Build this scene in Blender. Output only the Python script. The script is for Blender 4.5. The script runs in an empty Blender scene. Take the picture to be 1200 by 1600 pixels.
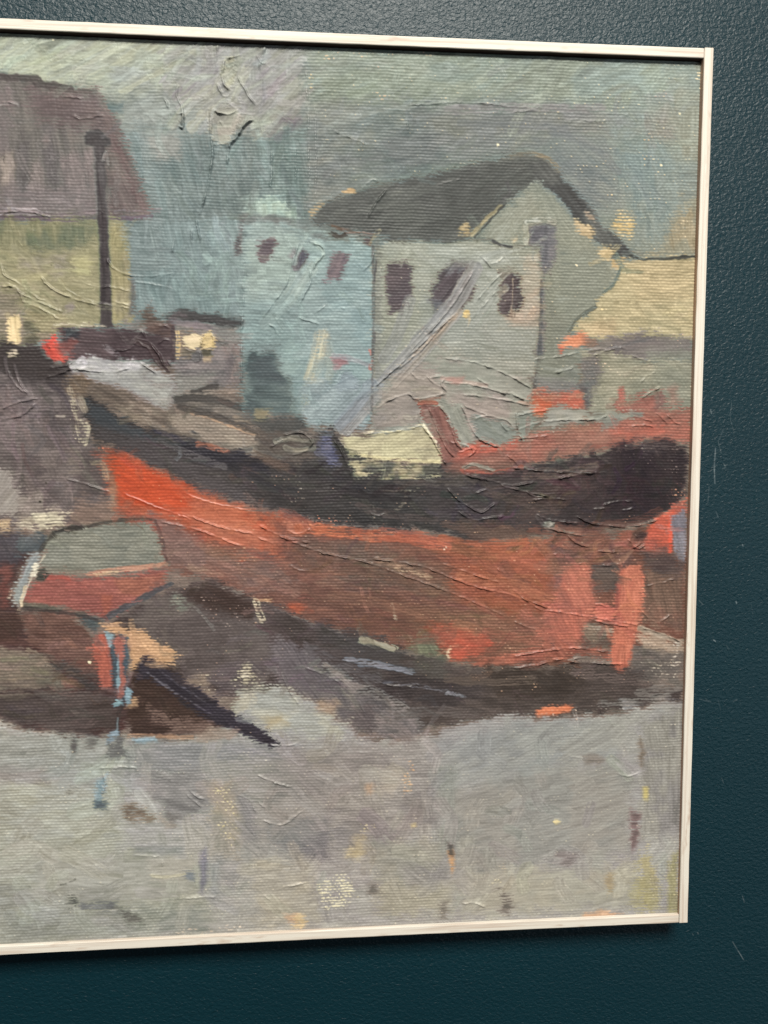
import bpy, math, random
import numpy as np
from mathutils import Matrix, Vector

# ------------------------------------------------------------------ camera, light, exposure
scene = bpy.context.scene
COL = scene.collection
F_PX, CX, CY = 1155.0, 600.0, 800.0            # 26 mm phone lens
R = np.array([[0.99723864, -0.0742636490, 0.0000730447],
              [-0.00510140066, -0.0694846144, -0.99756998],
              [0.0740882623, 0.994814957, -0.069671591]])   # camera axes from world axes
STEP = 0.0005                                   # half a millimetre
DEPTH = 0.030                                   # how far the frame stands off the wall
CAM = np.array([0.0, -(0.5775 + DEPTH), 1.45])
cam_d = bpy.data.cameras.new('camera')
cam = bpy.data.objects.new('camera', cam_d)
COL.objects.link(cam)
rt, up, bk = R.T @ np.array([1., 0, 0]), R.T @ np.array([0, -1., 0]), R.T @ np.array([0, 0, -1.])
cam.matrix_world = Matrix(((rt[0], up[0], bk[0], CAM[0]), (rt[1], up[1], bk[1], CAM[1]),
                           (rt[2], up[2], bk[2], CAM[2]), (0, 0, 0, 1)))
cam_d.sensor_fit = 'VERTICAL'
cam_d.sensor_height = 36.0
cam_d.sensor_width = 36.0
cam_d.lens = 36.0 * F_PX / 1600.0
cam_d.clip_start = 0.02
cam_d.clip_end = 50
scene.camera = cam

world = bpy.data.worlds.new('World')
scene.world = world
world.use_nodes = True
bg = world.node_tree.nodes['Background']
bg.inputs[0].default_value = (0.95, 0.97, 1.0, 1)
bg.inputs[1].default_value = 0.05


def area(name, loc, target, sx, sy, power, color):
    l = bpy.data.lights.new(name, 'AREA')
    l.shape = 'RECTANGLE'
    l.size, l.size_y, l.energy, l.color = sx, sy, power, color
    o = bpy.data.objects.new(name, l)
    COL.objects.link(o)
    o.location = loc
    d = Vector(target) - Vector(loc)
    o.rotation_euler = d.to_track_quat('-Z', 'Y').to_euler()
    return o


area('ceiling_lamp', (0.12, -3.0, 4.4), (0.0, 0.0, 1.3), 1.25, 1.0, 375, (1.0, 0.95, 0.87))
area('side_window', (2.6, -2.6, 0.95), (0.4, 0.0, 1.2), 2.2, 2.4, 20, (0.90, 0.95, 1.0))

vs = scene.view_settings
scene.display_settings.display_device = 'sRGB'
vs.view_transform = 'Standard'
vs.look = 'None'
vs.exposure = 0.0
vs.gamma = 1.0
vs.use_curve_mapping = False
scene.cycles.max_bounces = 6
scene.cycles.use_denoising = True

# ------------------------------------------------------------------ small helpers
f32 = np.float32
rng = np.random.default_rng(11)
random.seed(11)
TAB = rng.random((256, 256)).astype(f32)


def vn(u, v, seed=0):
    """smooth lattice noise 0..1"""
    u = u + seed * 17.137
    v = v + seed * 5.731
    iu = np.floor(u).astype(np.int32)
    iv = np.floor(v).astype(np.int32)
    fu = (u - iu).astype(f32)
    fv = (v - iv).astype(f32)
    fu = fu * fu * (3 - 2 * fu)
    fv = fv * fv * (3 - 2 * fv)
    a, b = iu & 255, (iu + 1) & 255
    c, d = iv & 255, (iv + 1) & 255
    return (TAB[a, c] * (1 - fu) + TAB[b, c] * fu) * (1 - fv) + (TAB[a, d] * (1 - fu) + TAB[b, d] * fu) * fv


def sst(a, b, x):
    t = np.clip((x - a) / (b - a), 0, 1)
    return t * t * (3 - 2 * t)


def lin(c):
    c = np.asarray(c, dtype=f32)
    return np.where(c <= 0.04045, c / 12.92, ((c + 0.055) / 1.055) ** 2.4)


def link(name, me, parent=None):
    o = bpy.data.objects.new(name, me)
    COL.objects.link(o)
    if parent:
        o.parent = parent
    return o


class Nodes:
    def __init__(self, name):
        self.m = bpy.data.materials.new(name)
        self.m.use_nodes = True
        self.nt = self.m.node_tree
        self.b = self.nt.nodes['Principled BSDF']

    def n(self, t, **kw):
        x = self.nt.nodes.new(t)
        for k, v in kw.items():
            if k.startswith('i_'):
                x.inputs[k[2:].replace('_', ' ')].default_value = v
            else:
                setattr(x, k, v)
        return x

    def l(self, a, b):
        self.nt.links.new(a, b)


# picture plane: frame front stands at y = -DEPTH; the canvas lies a little behind it, tilted by a few millimetres
X0, ZT, ZB, XR = -0.5000, 1.45 + 0.3202, 1.45 - 0.38967, 0.30033
RAIL = 0.0074
REC_T, REC_B = 0.0050, 0.0030


def canvas_y(z):
    t = (ZT - z) / (ZT - ZB)
    return -DEPTH + REC_T + (REC_B - REC_T) * t


BC = np.array([0.02, 1.45 - 0.035])
BR = 0.48


def bow(x, z):
    """the rails and the stretched canvas are pulled in by a millimetre along their sides"""
    r2 = ((x - BC[0]) ** 2 + (z - BC[1]) ** 2) / BR ** 2
    k = 1 - 0.0052 * np.clip(1 - r2, -0.6, 1)
    return BC[0] + (x - BC[0]) * k, BC[1] + (z - BC[1]) * k


def sheet(pts):
    """design-grid units -> canvas raster units (half millimetres from the top left corner of the canvas)"""
    p = np.asarray(pts, dtype=np.float64).reshape(-1, 2)
    cam_v = np.stack([(p[:, 0] - CX) / F_PX, (p[:, 1] - CY) / F_PX, np.ones(len(p))], 1)
    d = cam_v @ R
    q = (canvas_y(1.0) - canvas_y(0.0))
    p0 = canvas_y(0.0)
    t = (p0 + q * CAM[2] - CAM[1]) / (d[:, 1] - q * d[:, 2])
    x = CAM[0] + t * d[:, 0]
    z = CAM[2] + t * d[:, 2]
    r2 = ((x - BC[0]) ** 2 + (z - BC[1]) ** 2) / BR ** 2
    k = 1 - 0.0052 * np.clip(1 - r2, -0.6, 1)
    x = BC[0] + (x - BC[0]) / k
    z = BC[1] + (z - BC[1]) / k
    return np.stack([(x - X0) / STEP, (ZT - z) / STEP], 1)


# ------------------------------------------------------------------ the painter: colour, relief and weave of the canvas
W = int(round((XR - X0) / STEP))
H = int(round((ZT - ZB) / STEP))
yy, xx = np.mgrid[0:H, 0:W].astype(f32)
wy = yy + 3.0 * (vn(xx / 90, yy / 60, 3) - .5) + 1.5 * (vn(xx / 13, yy / 6, 8) - .5)
wx = xx + 3.0 * (vn(xx / 50, yy / 90, 4) - .5) + 2.0 * (vn(xx / 6, yy / 13, 9) - .5)
row = np.floor(wy / 4.75 + 0.5)
rib = 0.5 + 0.5 * np.cos(2 * np.pi * wy / 4.75)
chk = 0.5 + 0.5 * np.cos(2 * np.pi * wx / 7.4 + np.pi * row)
slub = 0.6 * vn(xx / 8, row * 1.7, 5) + 0.4 * vn(xx / 26, row * 0.9, 12)                     # each thread swells and thins on its own
WEAVE = (rib * (0.56 + 0.44 * chk) * (0.35 + 1.25 * slub)).astype(f32)
WEAVE = np.clip(WEAVE, 0, 1)
col = np.empty((H, W, 3), f32)
col[:] = np.array([128, 112, 104], f32) / 255.0
hgt = np.zeros((H, W), f32)
wv = np.ones((H, W), f32)
DRY = (0.55 * WEAVE + 0.45 * vn(xx / 9, yy / 5, 6)).astype(f32)
DRYM = float(DRY.mean())
TH = np.zeros((H, W), f32)          # fresh, glossier ridges of paint
cnt = [0]
SOFT = [0.0, 1.0]                   # extra softness and thinner paint for small touches
A2 = np.ones((H, W), f32)          # direction of the brush, as a double angle
B2 = np.zeros((H, W), f32)
NS = np.zeros((H, W), f32)          # broken, dry touches that the brush does not pull about


def C(c):
    return np.array(c, f32) / 255.0


def box(p, m):
    x0 = max(int(p[:, 0].min() - m), 0)
    x1 = min(int(p[:, 0].max() + m) + 1, W)
    y0 = max(int(p[:, 1].min() - m), 0)
    y1 = min(int(p[:, 1].max() + m) + 1, H)
    return x0, x1, y0, y1


def sdist(px, py, pts):
    """signed distance, inside positive"""
    n = len(pts)
    d2 = np.full(px.shape, 1e12, f32)
    ins = np.zeros(px.shape, bool)
    for i in range(n):
        ax, ay = pts[i]
        bx, by = pts[(i + 1) % n]
        ex, ey = bx - ax, by - ay
        l2 = ex * ex + ey * ey + 1e-9
        t = np.clip(((px - ax) * ex + (py - ay) * ey) / l2, 0, 1)
        qx = px - ax - t * ex
        qy = py - ay - t * ey
        np.minimum(d2, qx * qx + qy * qy, out=d2)
        if abs(ey) > 1e-9:
            c = ((ay > py) != (by > py)) & (px < ex * (py - ay) / ey + ax)
            ins ^= c
    d = np.sqrt(d2)
    return np.where(ins, d, -d).astype(f32)


def P(pts, c, e=3.0, w=2.5, a=1.0, c2=None, ang=0.0, st=0.05, dry=0.0, wv_=None, hh=0.0, edge=0.0, ns=45.0, br=None):
    """a patch of paint: pts outline, c colour, e edge softness, w edge raggedness, ang brush direction, st streaks,
    dry how much the weave shows through, wv_ how much weave is left, hh ridges of the bristles, edge raised rim"""
    cnt[0] += 1
    k = cnt[0]
    p = sheet(pts)
    dim = max(4.0, min(p[:, 0].max() - p[:, 0].min(), p[:, 1].max() - p[:, 1].min()))
    if dim < 45 and SOFT[0]:
        e, a = e + SOFT[0], a * SOFT[1]
    br = min(24.0, 9.0 + 1.2 * e, 0.34 * dim) if br is None else br
    w = min(w, 0.10 * dim + 0.4)
    x0, x1, y0, y1 = box(p, e + w * 3 + 12)
    if x1 <= x0 or y1 <= y0:
        return
    X, Y = xx[y0:y1, x0:x1], yy[y0:y1, x0:x1]
    ca, sa = math.cos(math.radians(ang)), math.sin(math.radians(ang))
    U = X * ca + Y * sa
    V = -X * sa + Y * ca
    s1 = vn(U / 38, V / 2.6, k)
    s2 = vn(U / 70, V / 7.5, k + 9)
    lo = vn(X / ns, Y / ns, k + 3) * 0.65 + vn(X / (ns * .35), Y / (ns * .35), k + 5) * 0.35
    wxn = (vn(X / 14, Y / 14, k + 1) - .5) * 2 * w + (vn(X / 4, Y / 4, k + 7) - .5) * w
    sd = sdist(X, Y, p) + wxn + (s1 - .5) * w * 0.8 + (s2 - .5) * w * 0.8 + (DRY[y0:y1, x0:x1] - DRYM) * br
    m = sst(-e * .65, e * .65, sd)
    if dry:
        m = m * sst(dry - 0.05, dry + 0.17, DRY[y0:y1, x0:x1] + (s2 - .5) * 0.35 + np.clip(sd / 30, -0.2, 0.12))
    base = C(c)[None, None]
    if c2 is not None:
        t = sst(0.36, 0.64, lo + (s2 - .5) * 0.25)[..., None]
        base = base * (1 - t) + C(c2)[None, None] * t
    v = ((s1 - .5) * 0.6 + (s2 - .5) * 0.8 + (lo - .5) * 0.7) * st
    base = np.clip(base * (1 + v[..., None] * 1.6), 0, 1)
    ma = (m * a)[..., None]
    col[y0:y1, x0:x1] = col[y0:y1, x0:x1] * (1 - ma) + base * ma
    if hh or edge:
        hgt[y0:y1, x0:x1] += m * ((s1 - .5) * hh + (s2 - .5) * hh * .6) + edge * np.exp(-((sd - 1.0) / 1.7) ** 2) * (0.4 + 1.2 * vn(X / 11, Y / 11, k + 4))
    if wv_ is not None:
        wv[y0:y1, x0:x1] = wv[y0:y1, x0:x1] * (1 - m * a) + wv_ * m * a
    NS[y0:y1, x0:x1] = NS[y0:y1, x0:x1] * (1 - m * a) + (m * a if dry else 0)
    A2[y0:y1, x0:x1] = A2[y0:y1, x0:x1] * (1 - m) + math.cos(math.radians(2 * ang)) * m
    B2[y0:y1, x0:x1] = B2[y0:y1, x0:x1] * (1 - m) + math.sin(math.radians(2 * ang)) * m


def spline(p, step=5.0):
    p = np.asarray(p, np.float64)
    if len(p) < 3:
        n = max(2, int(np.linalg.norm(p[-1] - p[0]) / step) + 1)
        return np.linspace(p[0], p[-1], n)
    q = np.vstack([2 * p[0] - p[1], p, 2 * p[-1] - p[-2]])
    out = []
    for i in range(1, len(q) - 2):
        n = max(2, int(np.linalg.norm(q[i + 1] - q[i]) / step) + 1)
        t = np.linspace(0, 1, n, endpoint=False)[:, None]
        out.append(0.5 * (2 * q[i] + (q[i + 1] - q[i - 1]) * t + (2 * q[i - 1] - 5 * q[i] + 4 * q[i + 1] - q[i + 2]) * t ** 2
                          + (3 * q[i] - q[i - 1] - 3 * q[i + 1] + q[i + 2]) * t ** 3))
    out.append(q[-2][None])
    return np.vstack(out)


def along(p, m):
    """nearest distance, signed side and run along a polyline"""
    x0, x1, y0, y1 = box(p, m)
    if x1 <= x0 or y1 <= y0:
        return None
    X, Y = xx[y0:y1, x0:x1], yy[y0:y1, x0:x1]
    d2 = np.full(X.shape, 1e12, f32)
    lat = np.zeros(X.shape, f32)
    run = np.zeros(X.shape, f32)
    dr = np.zeros(X.shape, f32)
    acc = 0.0
    for i in range(len(p) - 1):
        ax, ay = p[i]
        ex, ey = p[i + 1] - p[i]
        L = math.hypot(ex, ey) + 1e-6
        t = np.clip(((X - ax) * ex + (Y - ay) * ey) / (L * L), 0, 1)
        qx = X - ax - t * ex
        qy = Y - ay - t * ey
        d = qx * qx + qy * qy
        b = d < d2
        d2 = np.where(b, d, d2)
        lat = np.where(b, (-ey * qx + ex * qy) / L, lat)
        run = np.where(b, acc + t * L, run)
        dr = np.where(b, math.atan2(ey, ex), dr)
        acc += L
    return (x0, x1, y0, y1), X, Y, np.sqrt(d2).astype(f32), lat.astype(f32), run.astype(f32), acc, dr.astype(f32)


def S(pts, w, c, a=1.0, dry=0.0, hh=0.25, c2=None, st=0.08, e=2.0, wv_=0.6, rag=1.0, tail=0.0, raw=False):
    """one loaded stroke"""
    cnt[0] += 1
    k = cnt[0]
    p = np.asarray(pts, float) if raw else sheet(pts)
    p = spline(p)
    r = along(p, w / 2 + e + rag + 3)
    if r is None:
        return
    (x0, x1, y0, y1), X, Y, d, lat, run, L, dr = r
    s1 = vn(run / 45, lat / 1.5, k)
    s2 = vn(run / 60, lat / 4.0, k + 2)
    hw = w / 2 + (vn(run / 13, lat / 50, k + 3) - .5) * 2 * rag + (s1 - .5) * rag * 1.3
    m = sst(-e / 2, e / 2, hw - d)
    if tail:
        m = m * sst(0, 0.35, s1 + (1 - run / L) * 1.0 / max(tail, .01) - 0.25)
    if dry:
        m = m * sst(dry - 0.05, dry + 0.15, DRY[y0:y1, x0:x1] + (s1 - .5) * 0.4)
    base = C(c)[None, None]
    if c2 is not None:
        t = sst(0.35, 0.65, s2)[..., None]
        base = base * (1 - t) + C(c2)[None, None] * t
    base = np.clip(base * (1 + (((s1 - .5) + (s2 - .5)) * st * 1.6)[..., None]), 0, 1)
    ma = (m * a)[..., None]
    col[y0:y1, x0:x1] = col[y0:y1, x0:x1] * (1 - ma) + base * ma
    hgt[y0:y1, x0:x1] += m * a * (s1 - .5) * hh + a * hh * 0.8 * np.exp(-((hw - d - 0.6) / 1.4) ** 2) * (0.3 + 0.9 * s2)
    wv[y0:y1, x0:x1] = wv[y0:y1, x0:x1] * (1 - m * a) + wv_ * m * a
    NS[y0:y1, x0:x1] = NS[y0:y1, x0:x1] * (1 - m * a) + (m * a if dry and not raw else 0)
    A2[y0:y1, x0:x1] = A2[y0:y1, x0:x1] * (1 - m) + np.cos(2 * dr) * m
    B2[y0:y1, x0:x1] = B2[y0:y1, x0:x1] * (1 - m) + np.sin(2 * dr) * m


def Rg(pts, h=1.0, w=1.35, shelf=0.6, jag=1.5, dark=0.0):
    """a palette-knife ridge: a thin raised line with a shelf of thicker paint on one side"""
    cnt[0] += 1
    k = cnt[0]
    p = spline(sheet(pts), 4.0)
    nrm = np.random.default_rng(k)
    p = p + (nrm.random(p.shape) - .5) * jag
    r = along(p, 18)
    if r is None:
        return
    (x0, x1, y0, y1), X, Y, d, lat, run, L, dr = r
    fade = sst(0, 8, run) * sst(0, 8, L - run) * (0.25 + 1.0 * sst(.15, .75, vn(run / 13, run / 40, k)))
    n = vn(run / 5, lat / 5, k + 6)
    g = np.exp(-(d / (w * (0.7 + 0.7 * n))) ** 2) * h
    sh = sst(-1.0, 1.0, lat) * np.exp(-np.abs(lat) / 9.0) * shelf * h * (d < 17) * sst(17, 10, d)
    hgt[y0:y1, x0:x1] += (g + sh) * fade * 1.9
    TH[y0:y1, x0:x1] = np.maximum(TH[y0:y1, x0:x1], np.exp(-(d / 2.6) ** 2) * np.clip(fade, 0, 1))
    if dark:
        m = np.exp(-((lat + w) / (w * 1.0)) ** 2) * (d < 6) * fade * dark
        col[y0:y1, x0:x1] *= (1 - np.clip(m, 0, .9))[..., None]


def SP(pts, c, dens=0.5, size=3.0, e=10.0, a=0.9, c2=None):
    """bare priming showing on the knuckles of the weave"""
    cnt[0] += 1
    k = cnt[0]
    p = sheet(pts)
    x0, x1, y0, y1 = box(p, e)
    if x1 <= x0 or y1 <= y0:
        return
    X, Y = xx[y0:y1, x0:x1], yy[y0:y1, x0:x1]
    sd = sdist(X, Y, p)
    m = sst(-e / 2, e / 2, sd + (vn(X / 12, Y / 12, k) - .5) * e)
    n = 0.36 * vn(X / size, Y / size, k + 1) + 0.24 * vn(X / 11, Y / 8, k + 2) + 0.40 * WEAVE[y0:y1, x0:x1]
    thr = 0.86 - 0.46 * dens * m
    q = sst(thr, thr + 0.12, n) * m * a
    base = C(c)[None, None]
    if c2 is not None:
        t = vn(X / 9, Y / 9, k + 8)[..., None]
        base = base * (1 - t) + C(c2)[None, None] * t
    col[y0:y1, x0:x1] = col[y0:y1, x0:x1] * (1 - q[..., None]) + base * q[..., None]
    hgt[y0:y1, x0:x1] += q * 0.10


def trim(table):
    """tune the mixed pigments and offset uneven lamp light in their colour: each entry is a place in the picture and how much redder, greener, bluer that paint should be"""
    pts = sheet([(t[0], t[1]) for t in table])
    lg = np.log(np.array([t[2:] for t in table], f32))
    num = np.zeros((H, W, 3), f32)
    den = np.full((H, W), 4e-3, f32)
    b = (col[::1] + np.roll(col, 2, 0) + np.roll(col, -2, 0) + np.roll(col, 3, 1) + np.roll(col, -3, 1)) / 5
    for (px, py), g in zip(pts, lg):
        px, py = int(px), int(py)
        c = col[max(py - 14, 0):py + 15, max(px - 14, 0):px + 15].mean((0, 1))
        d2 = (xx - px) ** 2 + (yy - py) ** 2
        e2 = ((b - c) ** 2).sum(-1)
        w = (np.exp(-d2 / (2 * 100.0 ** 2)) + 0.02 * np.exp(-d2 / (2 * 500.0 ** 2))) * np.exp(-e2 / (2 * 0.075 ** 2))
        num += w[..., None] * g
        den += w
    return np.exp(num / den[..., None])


def bristles():
    """pull the wet paint along the brush so that joins break up into hairs"""
    global col
    th = np.mod(np.arctan2(B2, A2) / 2 + (vn(xx / 40, yy / 40, 77) - .5) * 0.5, np.pi)
    NB_ = 14
    bi = np.mod(np.round(th / np.pi * NB_).astype(np.int32), NB_)
    nA = np.zeros((H, W), f32)
    nB = np.zeros((H, W), f32)
    dx = np.zeros((H, W), f32)
    dy = np.zeros((H, W), f32)
    for k in range(NB_):
        r_, c_ = np.nonzero(bi == k)
        if len(r_) == 0:
            continue
        a = math.pi * k / NB_
        ca, sa = math.cos(a), math.sin(a)
        X, Y = c_.astype(f32), r_.astype(f32)
        U, V = X * ca + Y * sa, -X * sa + Y * ca
        nA[r_, c_] = vn(U / 24, V / 2.3, 80 + k)
        nB[r_, c_] = vn(U / 34, V / 6.0, 100 + k)
        dx[r_, c_] = ca
        dy[r_, c_] = sa
    def blur(m, r):
        for ax in (0, 1):
            c_ = np.cumsum(np.pad(m, [(r + 1, r) if q == ax else (0, 0) for q in (0, 1)], mode='edge'), axis=ax, dtype=np.float64)
            n_ = m.shape[ax]
            m = ((np.take(c_, range(2 * r + 1, 2 * r + 1 + n_), ax) - np.take(c_, range(0, n_), ax)) / (2 * r + 1)).astype(f32)
        return m
    coh = np.clip(blur(A2, 6) ** 2 + blur(B2, 6) ** 2, 0, 1) ** 1.5
    t = ((nA - .5) * 6.5 + (nB - .5) * 9) * coh * (1 - 0.85 * NS)
    jx = (vn(xx / 6, yy / 6, 51) - .5) * 1.8
    jy = (vn(xx / 6, yy / 6, 53) - .5) * 1.8
    fx = np.clip(xx + t * dx + jx, 0, W - 1.01)
    fy = np.clip(yy + t * dy + jy, 0, H - 1.01)
    ix, iy = fx.astype(np.int32), fy.astype(np.int32)
    qx, qy = (fx - ix)[..., None], (fy - iy)[..., None]
    new = (col[iy, ix] * (1 - qx) + col[iy, ix + 1] * qx) * (1 - qy) + (col[iy + 1, ix] * (1 - qx) + col[iy + 1, ix + 1] * qx) * qy
    col = new * (1 + (nA - .5) * 0.12 + (nB - .5) * 0.10)[..., None]
    hgt[:] += ((nA - .5) * 0.26 + (nB - .5) * 0.22) * np.clip(1.15 - wv, 0.12, 1)


def dots(lst, c, r=1.6):
    for x, y in lst:
        P([(x - r, y - r), (x + r, y - r * .7), (x + r * .8, y + r), (x - r * .6, y + r * .8)], c, e=1.5, w=1.0, st=0.02, hh=0, edge=0.25)


def SC(pts, n, L, w, ang, jit=15, cj=0.04, a=0.6, hh=0.18, tint=None, wv_=0.75, curve=0.15, dry=0.0):
    """many short strokes that pick up the colour already there"""
    cnt[0] += 1
    rg = np.random.default_rng(cnt[0] * 7 + 1)
    p = sheet(pts)
    x0, x1, y0, y1 = box(p, 0)
    done = 0
    tries = 0
    while done < n and tries < n * 8:
        tries += 1
        x = rg.uniform(x0, x1)
        y = rg.uniform(y0, y1)
        if sdist(np.array([[x]], f32), np.array([[y]], f32), p)[0, 0] < w * 0.4:
            continue
        done += 1
        l = L * rg.uniform(0.55, 1.35)
        an = math.radians(ang + rg.normal() * jit)
        sx = int(np.clip(x + rg.normal() * 6, 0, W - 1))
        sy = int(np.clip(y + rg.normal() * 6, 0, H - 1))
        c = col[max(sy - 3, 0):sy + 4, max(sx - 3, 0):sx + 4].mean((0, 1)) * 255
        c = c * (1 + rg.normal() * cj * 1.5) + rg.normal(size=3) * cj * 75
        if tint is not None and rg.random() < 0.45:
            tt = tint[rg.integers(len(tint))]
            q = rg.uniform(0.2, 0.7)
            c = c * (1 - q) + np.array(tt) * q
        ca, sa = math.cos(an), math.sin(an)
        b = rg.normal() * curve * l
        pp = [(x - ca * l / 2, y - sa * l / 2), (x - sa * b, y + ca * b), (x + ca * l / 2, y + sa * l / 2)]
        S(pp, w * rg.uniform(0.6, 1.3), np.clip(c, 5, 250), a=a * rg.uniform(0.5, 1), hh=hh, e=2.5, wv_=wv_, rag=1.2, tail=0.8, dry=dry, raw=True)


# ------------------------------------------------------------------ the picture: a grey harbour, beached red boats, sheds and a house
LF = -560                                        # the picture runs on to the left
# --- sky
P([(LF, 20), (1130, 20), (1130, 570), (LF, 570)], (128, 141, 138), e=1, w=0, c2=(120, 135, 137), st=0.07, ns=120)
P([(LF, 20), (340, 30), (330, 110), (230, 150), (120, 150), (0, 120), (LF, 60)], (164, 170, 148), e=40, w=12, c2=(150, 160, 146), ang=-28, st=0.10, hh=0.35, wv_=0.35)
P([(300, 30), (480, 40), (478, 160), (420, 220), (300, 215), (250, 170)], (152, 158, 148), e=30, w=10, c2=(142, 148, 148), ang=-40, st=0.10, hh=0.4, wv_=0.35)
P([(170, 165), (300, 150), (330, 215), (240, 240), (190, 200)], (152, 162, 150), e=22, w=8, c2=(140, 152, 148), ang=-20, st=0.08, hh=0.2, wv_=0.5)
P([(185, 205), (300, 200), (330, 340), (235, 330), (200, 260)], (132, 150, 149), e=22, w=6, c2=(124, 144, 146), st=0.06)
P([(262, 205), (478, 215), (490, 500), (215, 500), (210, 350), (245, 330)], (112, 134, 137), e=30, w=8, c2=(121, 142, 144), ang=80, st=0.08, hh=0.15)
P([(228, 210), (286, 208), (282, 245), (245, 252)], (148, 153, 148), e=14, w=6, a=.8, st=0.08)
P([(172, 102), (238, 108), (236, 135), (176, 132)], (148, 158, 154), e=10, w=4, a=.85, ang=10, st=0.05, wv_=.4)
P([(163, 161), (195, 158), (191, 176), (167, 179)], (108, 128, 132), e=7, w=2, a=.85)
for q in [[(0, 100), (60, 62), (120, 52)], [(20, 115), (90, 90), (150, 62)], [(80, 120), (140, 92), (190, 66)], [(0, 80), (40, 58), (70, 52)], [(190, 140), (240, 115), (300, 80)], [(120, 118), (180, 92), (230, 62)]]:
    S(q, 13, (170, 175, 152), a=.7, hh=.5, c2=(150, 158, 146), wv_=.3, rag=2.5)
for q in [[(255, 130), (300, 92), (345, 62)], [(275, 150), (320, 112), (350, 84)], [(282, 172), (330, 130), (352, 105)], [(410, 175), (440, 130), (470, 105)], [(405, 120), (440, 90), (468, 72)], [(415, 150), (450, 112), (474, 90)]]:
    S(q, 12, (150, 148, 158), a=.65, hh=.4, c2=(146, 150, 150), wv_=.35, rag=2.2)
for q in [[(262, 105), (300, 80), (340, 70)], [(270, 195), (300, 160), (330, 140)], [(345, 190), (365, 150), (385, 110)], [(350, 110), (362, 130), (372, 92)], [(300, 200), (325, 172), (345, 150)]]:
    S(q, 14, (164, 170, 152), a=.7, hh=.5, c2=(154, 160, 150), wv_=.3, rag=2.2)
P([(350, 92), (368, 88), (366, 132), (356, 142), (348, 130)], (168, 172, 150), e=4, w=2, edge=.5, wv_=.2)
P([(330, 175), (372, 160), (378, 175), (362, 222), (330, 225)], (160, 165, 152), e=5, w=4, edge=.5, hh=.3, wv_=.2, c2=(148, 152, 152))
P([(386, 190), (420, 175), (432, 200), (415, 228), (390, 210)], (160, 172, 158), e=10, w=6, hh=.4, wv_=.4, c2=(140, 150, 146))
P([(436, 178), (468, 182), (462, 194), (438, 190)], (118, 112, 126), e=7, w=5, a=.8)
P([(400, 215), (478, 205), (486, 340), (400, 320)], (112, 138, 140), e=16, w=4, ang=85, c2=(120, 146, 148), st=.08)
P([(388, 318), (430, 302), (448, 322), (470, 342), (420, 342), (386, 334)], (164, 190, 178), e=9, w=4, c2=(148, 178, 172), ang=85, hh=.25)
P([(378, 310), (400, 306), (400, 340), (376, 340)], (150, 178, 172), e=12, w=4, a=.6)
# sky right of the upright seam
P([(479, 60), (800, 74), (815, 150), (700, 165), (560, 180), (484, 165)], (141, 154, 141), e=22, w=6, c2=(132, 148, 141), ang=-25, st=.06)
P([(484, 165), (640, 150), (720, 165), (700, 230), (600, 285), (486, 320)], (122, 134, 137), e=24, w=8, c2=(130, 138, 135), ang=-14, st=.06)
P([(600, 205), (690, 190), (700, 250), (620, 270), (575, 250)], (110, 122, 128), e=26, w=8, c2=(117, 124, 130), ang=-10)
P([(640, 175), (800, 165), (950, 175), (960, 215), (860, 232), (700, 245)], (130, 134, 132), e=26, w=8, c2=(122, 128, 131), ang=-4, st=.06)
P([(800, 74), (1110, 88), (1110, 170), (980, 165), (815, 150)], (142, 154, 142), e=22, w=6, c2=(134, 150, 146), ang=-30, st=.07)
P([(830, 215), (950, 215), (985, 300), (960, 330), (900, 320), (860, 260)], (110, 117, 119), e=24, w=8, c2=(116, 126, 128), ang=30, st=.06)
P([(958, 200), (1000, 215), (1046, 222), (1062, 262), (1058, 320), (1046, 360), (1030, 384), (990, 388), (972, 330)], (112, 133, 140), e=34, w=10, c2=(119, 135, 138), ang=80, st=.06)
P([(1040, 110), (1110, 100), (1100, 260), (1050, 250)], (142, 147, 136), e=30, w=8, c2=(130, 142, 138), ang=85)
P([(1102, 290), (1120, 290), (1110, 402), (1012, 400), (1036, 380), (1056, 345), (1068, 315)], (150, 143, 121), e=14, w=8, c2=(130, 134, 123), ang=80, st=.07)
P([(1020, 165), (1050, 160), (1050, 215), (1015, 225)], (138, 132, 122), e=22, w=8, a=.6)
SC([(-540, 40), (330, 40), (330, 110), (-540, 110)], 70, 46, 9, -32, 14, .05, .6, .4, wv_=.35, tint=[(170, 174, 150), (150, 156, 156)])
SC([(250, 50), (476, 60), (470, 215), (255, 200)], 70, 40, 8, -42, 22, .05, .6, .45, wv_=.35, tint=[(168, 172, 152), (150, 146, 158), (132, 146, 148)])
SC([(200, 200), (480, 215), (480, 480), (220, 480)], 70, 50, 9, 82, 18, .035, .5, .25, tint=[(136, 158, 156), (108, 134, 138)])
SC([(484, 75), (1090, 95), (1090, 240), (800, 235), (490, 320)], 120, 52, 10, -18, 16, .03, .4, .12, wv_=.95, tint=[(150, 160, 146), (128, 134, 140), (122, 140, 146)])
SC([(950, 150), (1060, 140), (1050, 370), (960, 330)], 30, 40, 10, 75, 16, .03, .4, .12, wv_=.95)
S([(872, 140), (820, 168), (800, 205)], 16, (158, 170, 156), a=.5, dry=.3, hh=.2)
S([(780, 100), (740, 130), (700, 152)], 16, (154, 166, 150), a=.5, dry=.3, hh=.2)
S([(500, 205), (560, 180), (640, 165)], 10, (146, 158, 154), a=.55, dry=.25, hh=.2)
S([(560, 195), (610, 175), (640, 182)], 10, (118, 134, 138), a=.55, dry=.2, hh=.2)
S([(700, 172), (800, 168), (940, 170)], 14, (140, 136, 142), a=.55, dry=.2, hh=.25)
S([(720, 192), (800, 195), (885, 200)], 9, (116, 122, 128), a=.6, dry=.2, hh=.15)
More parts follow.
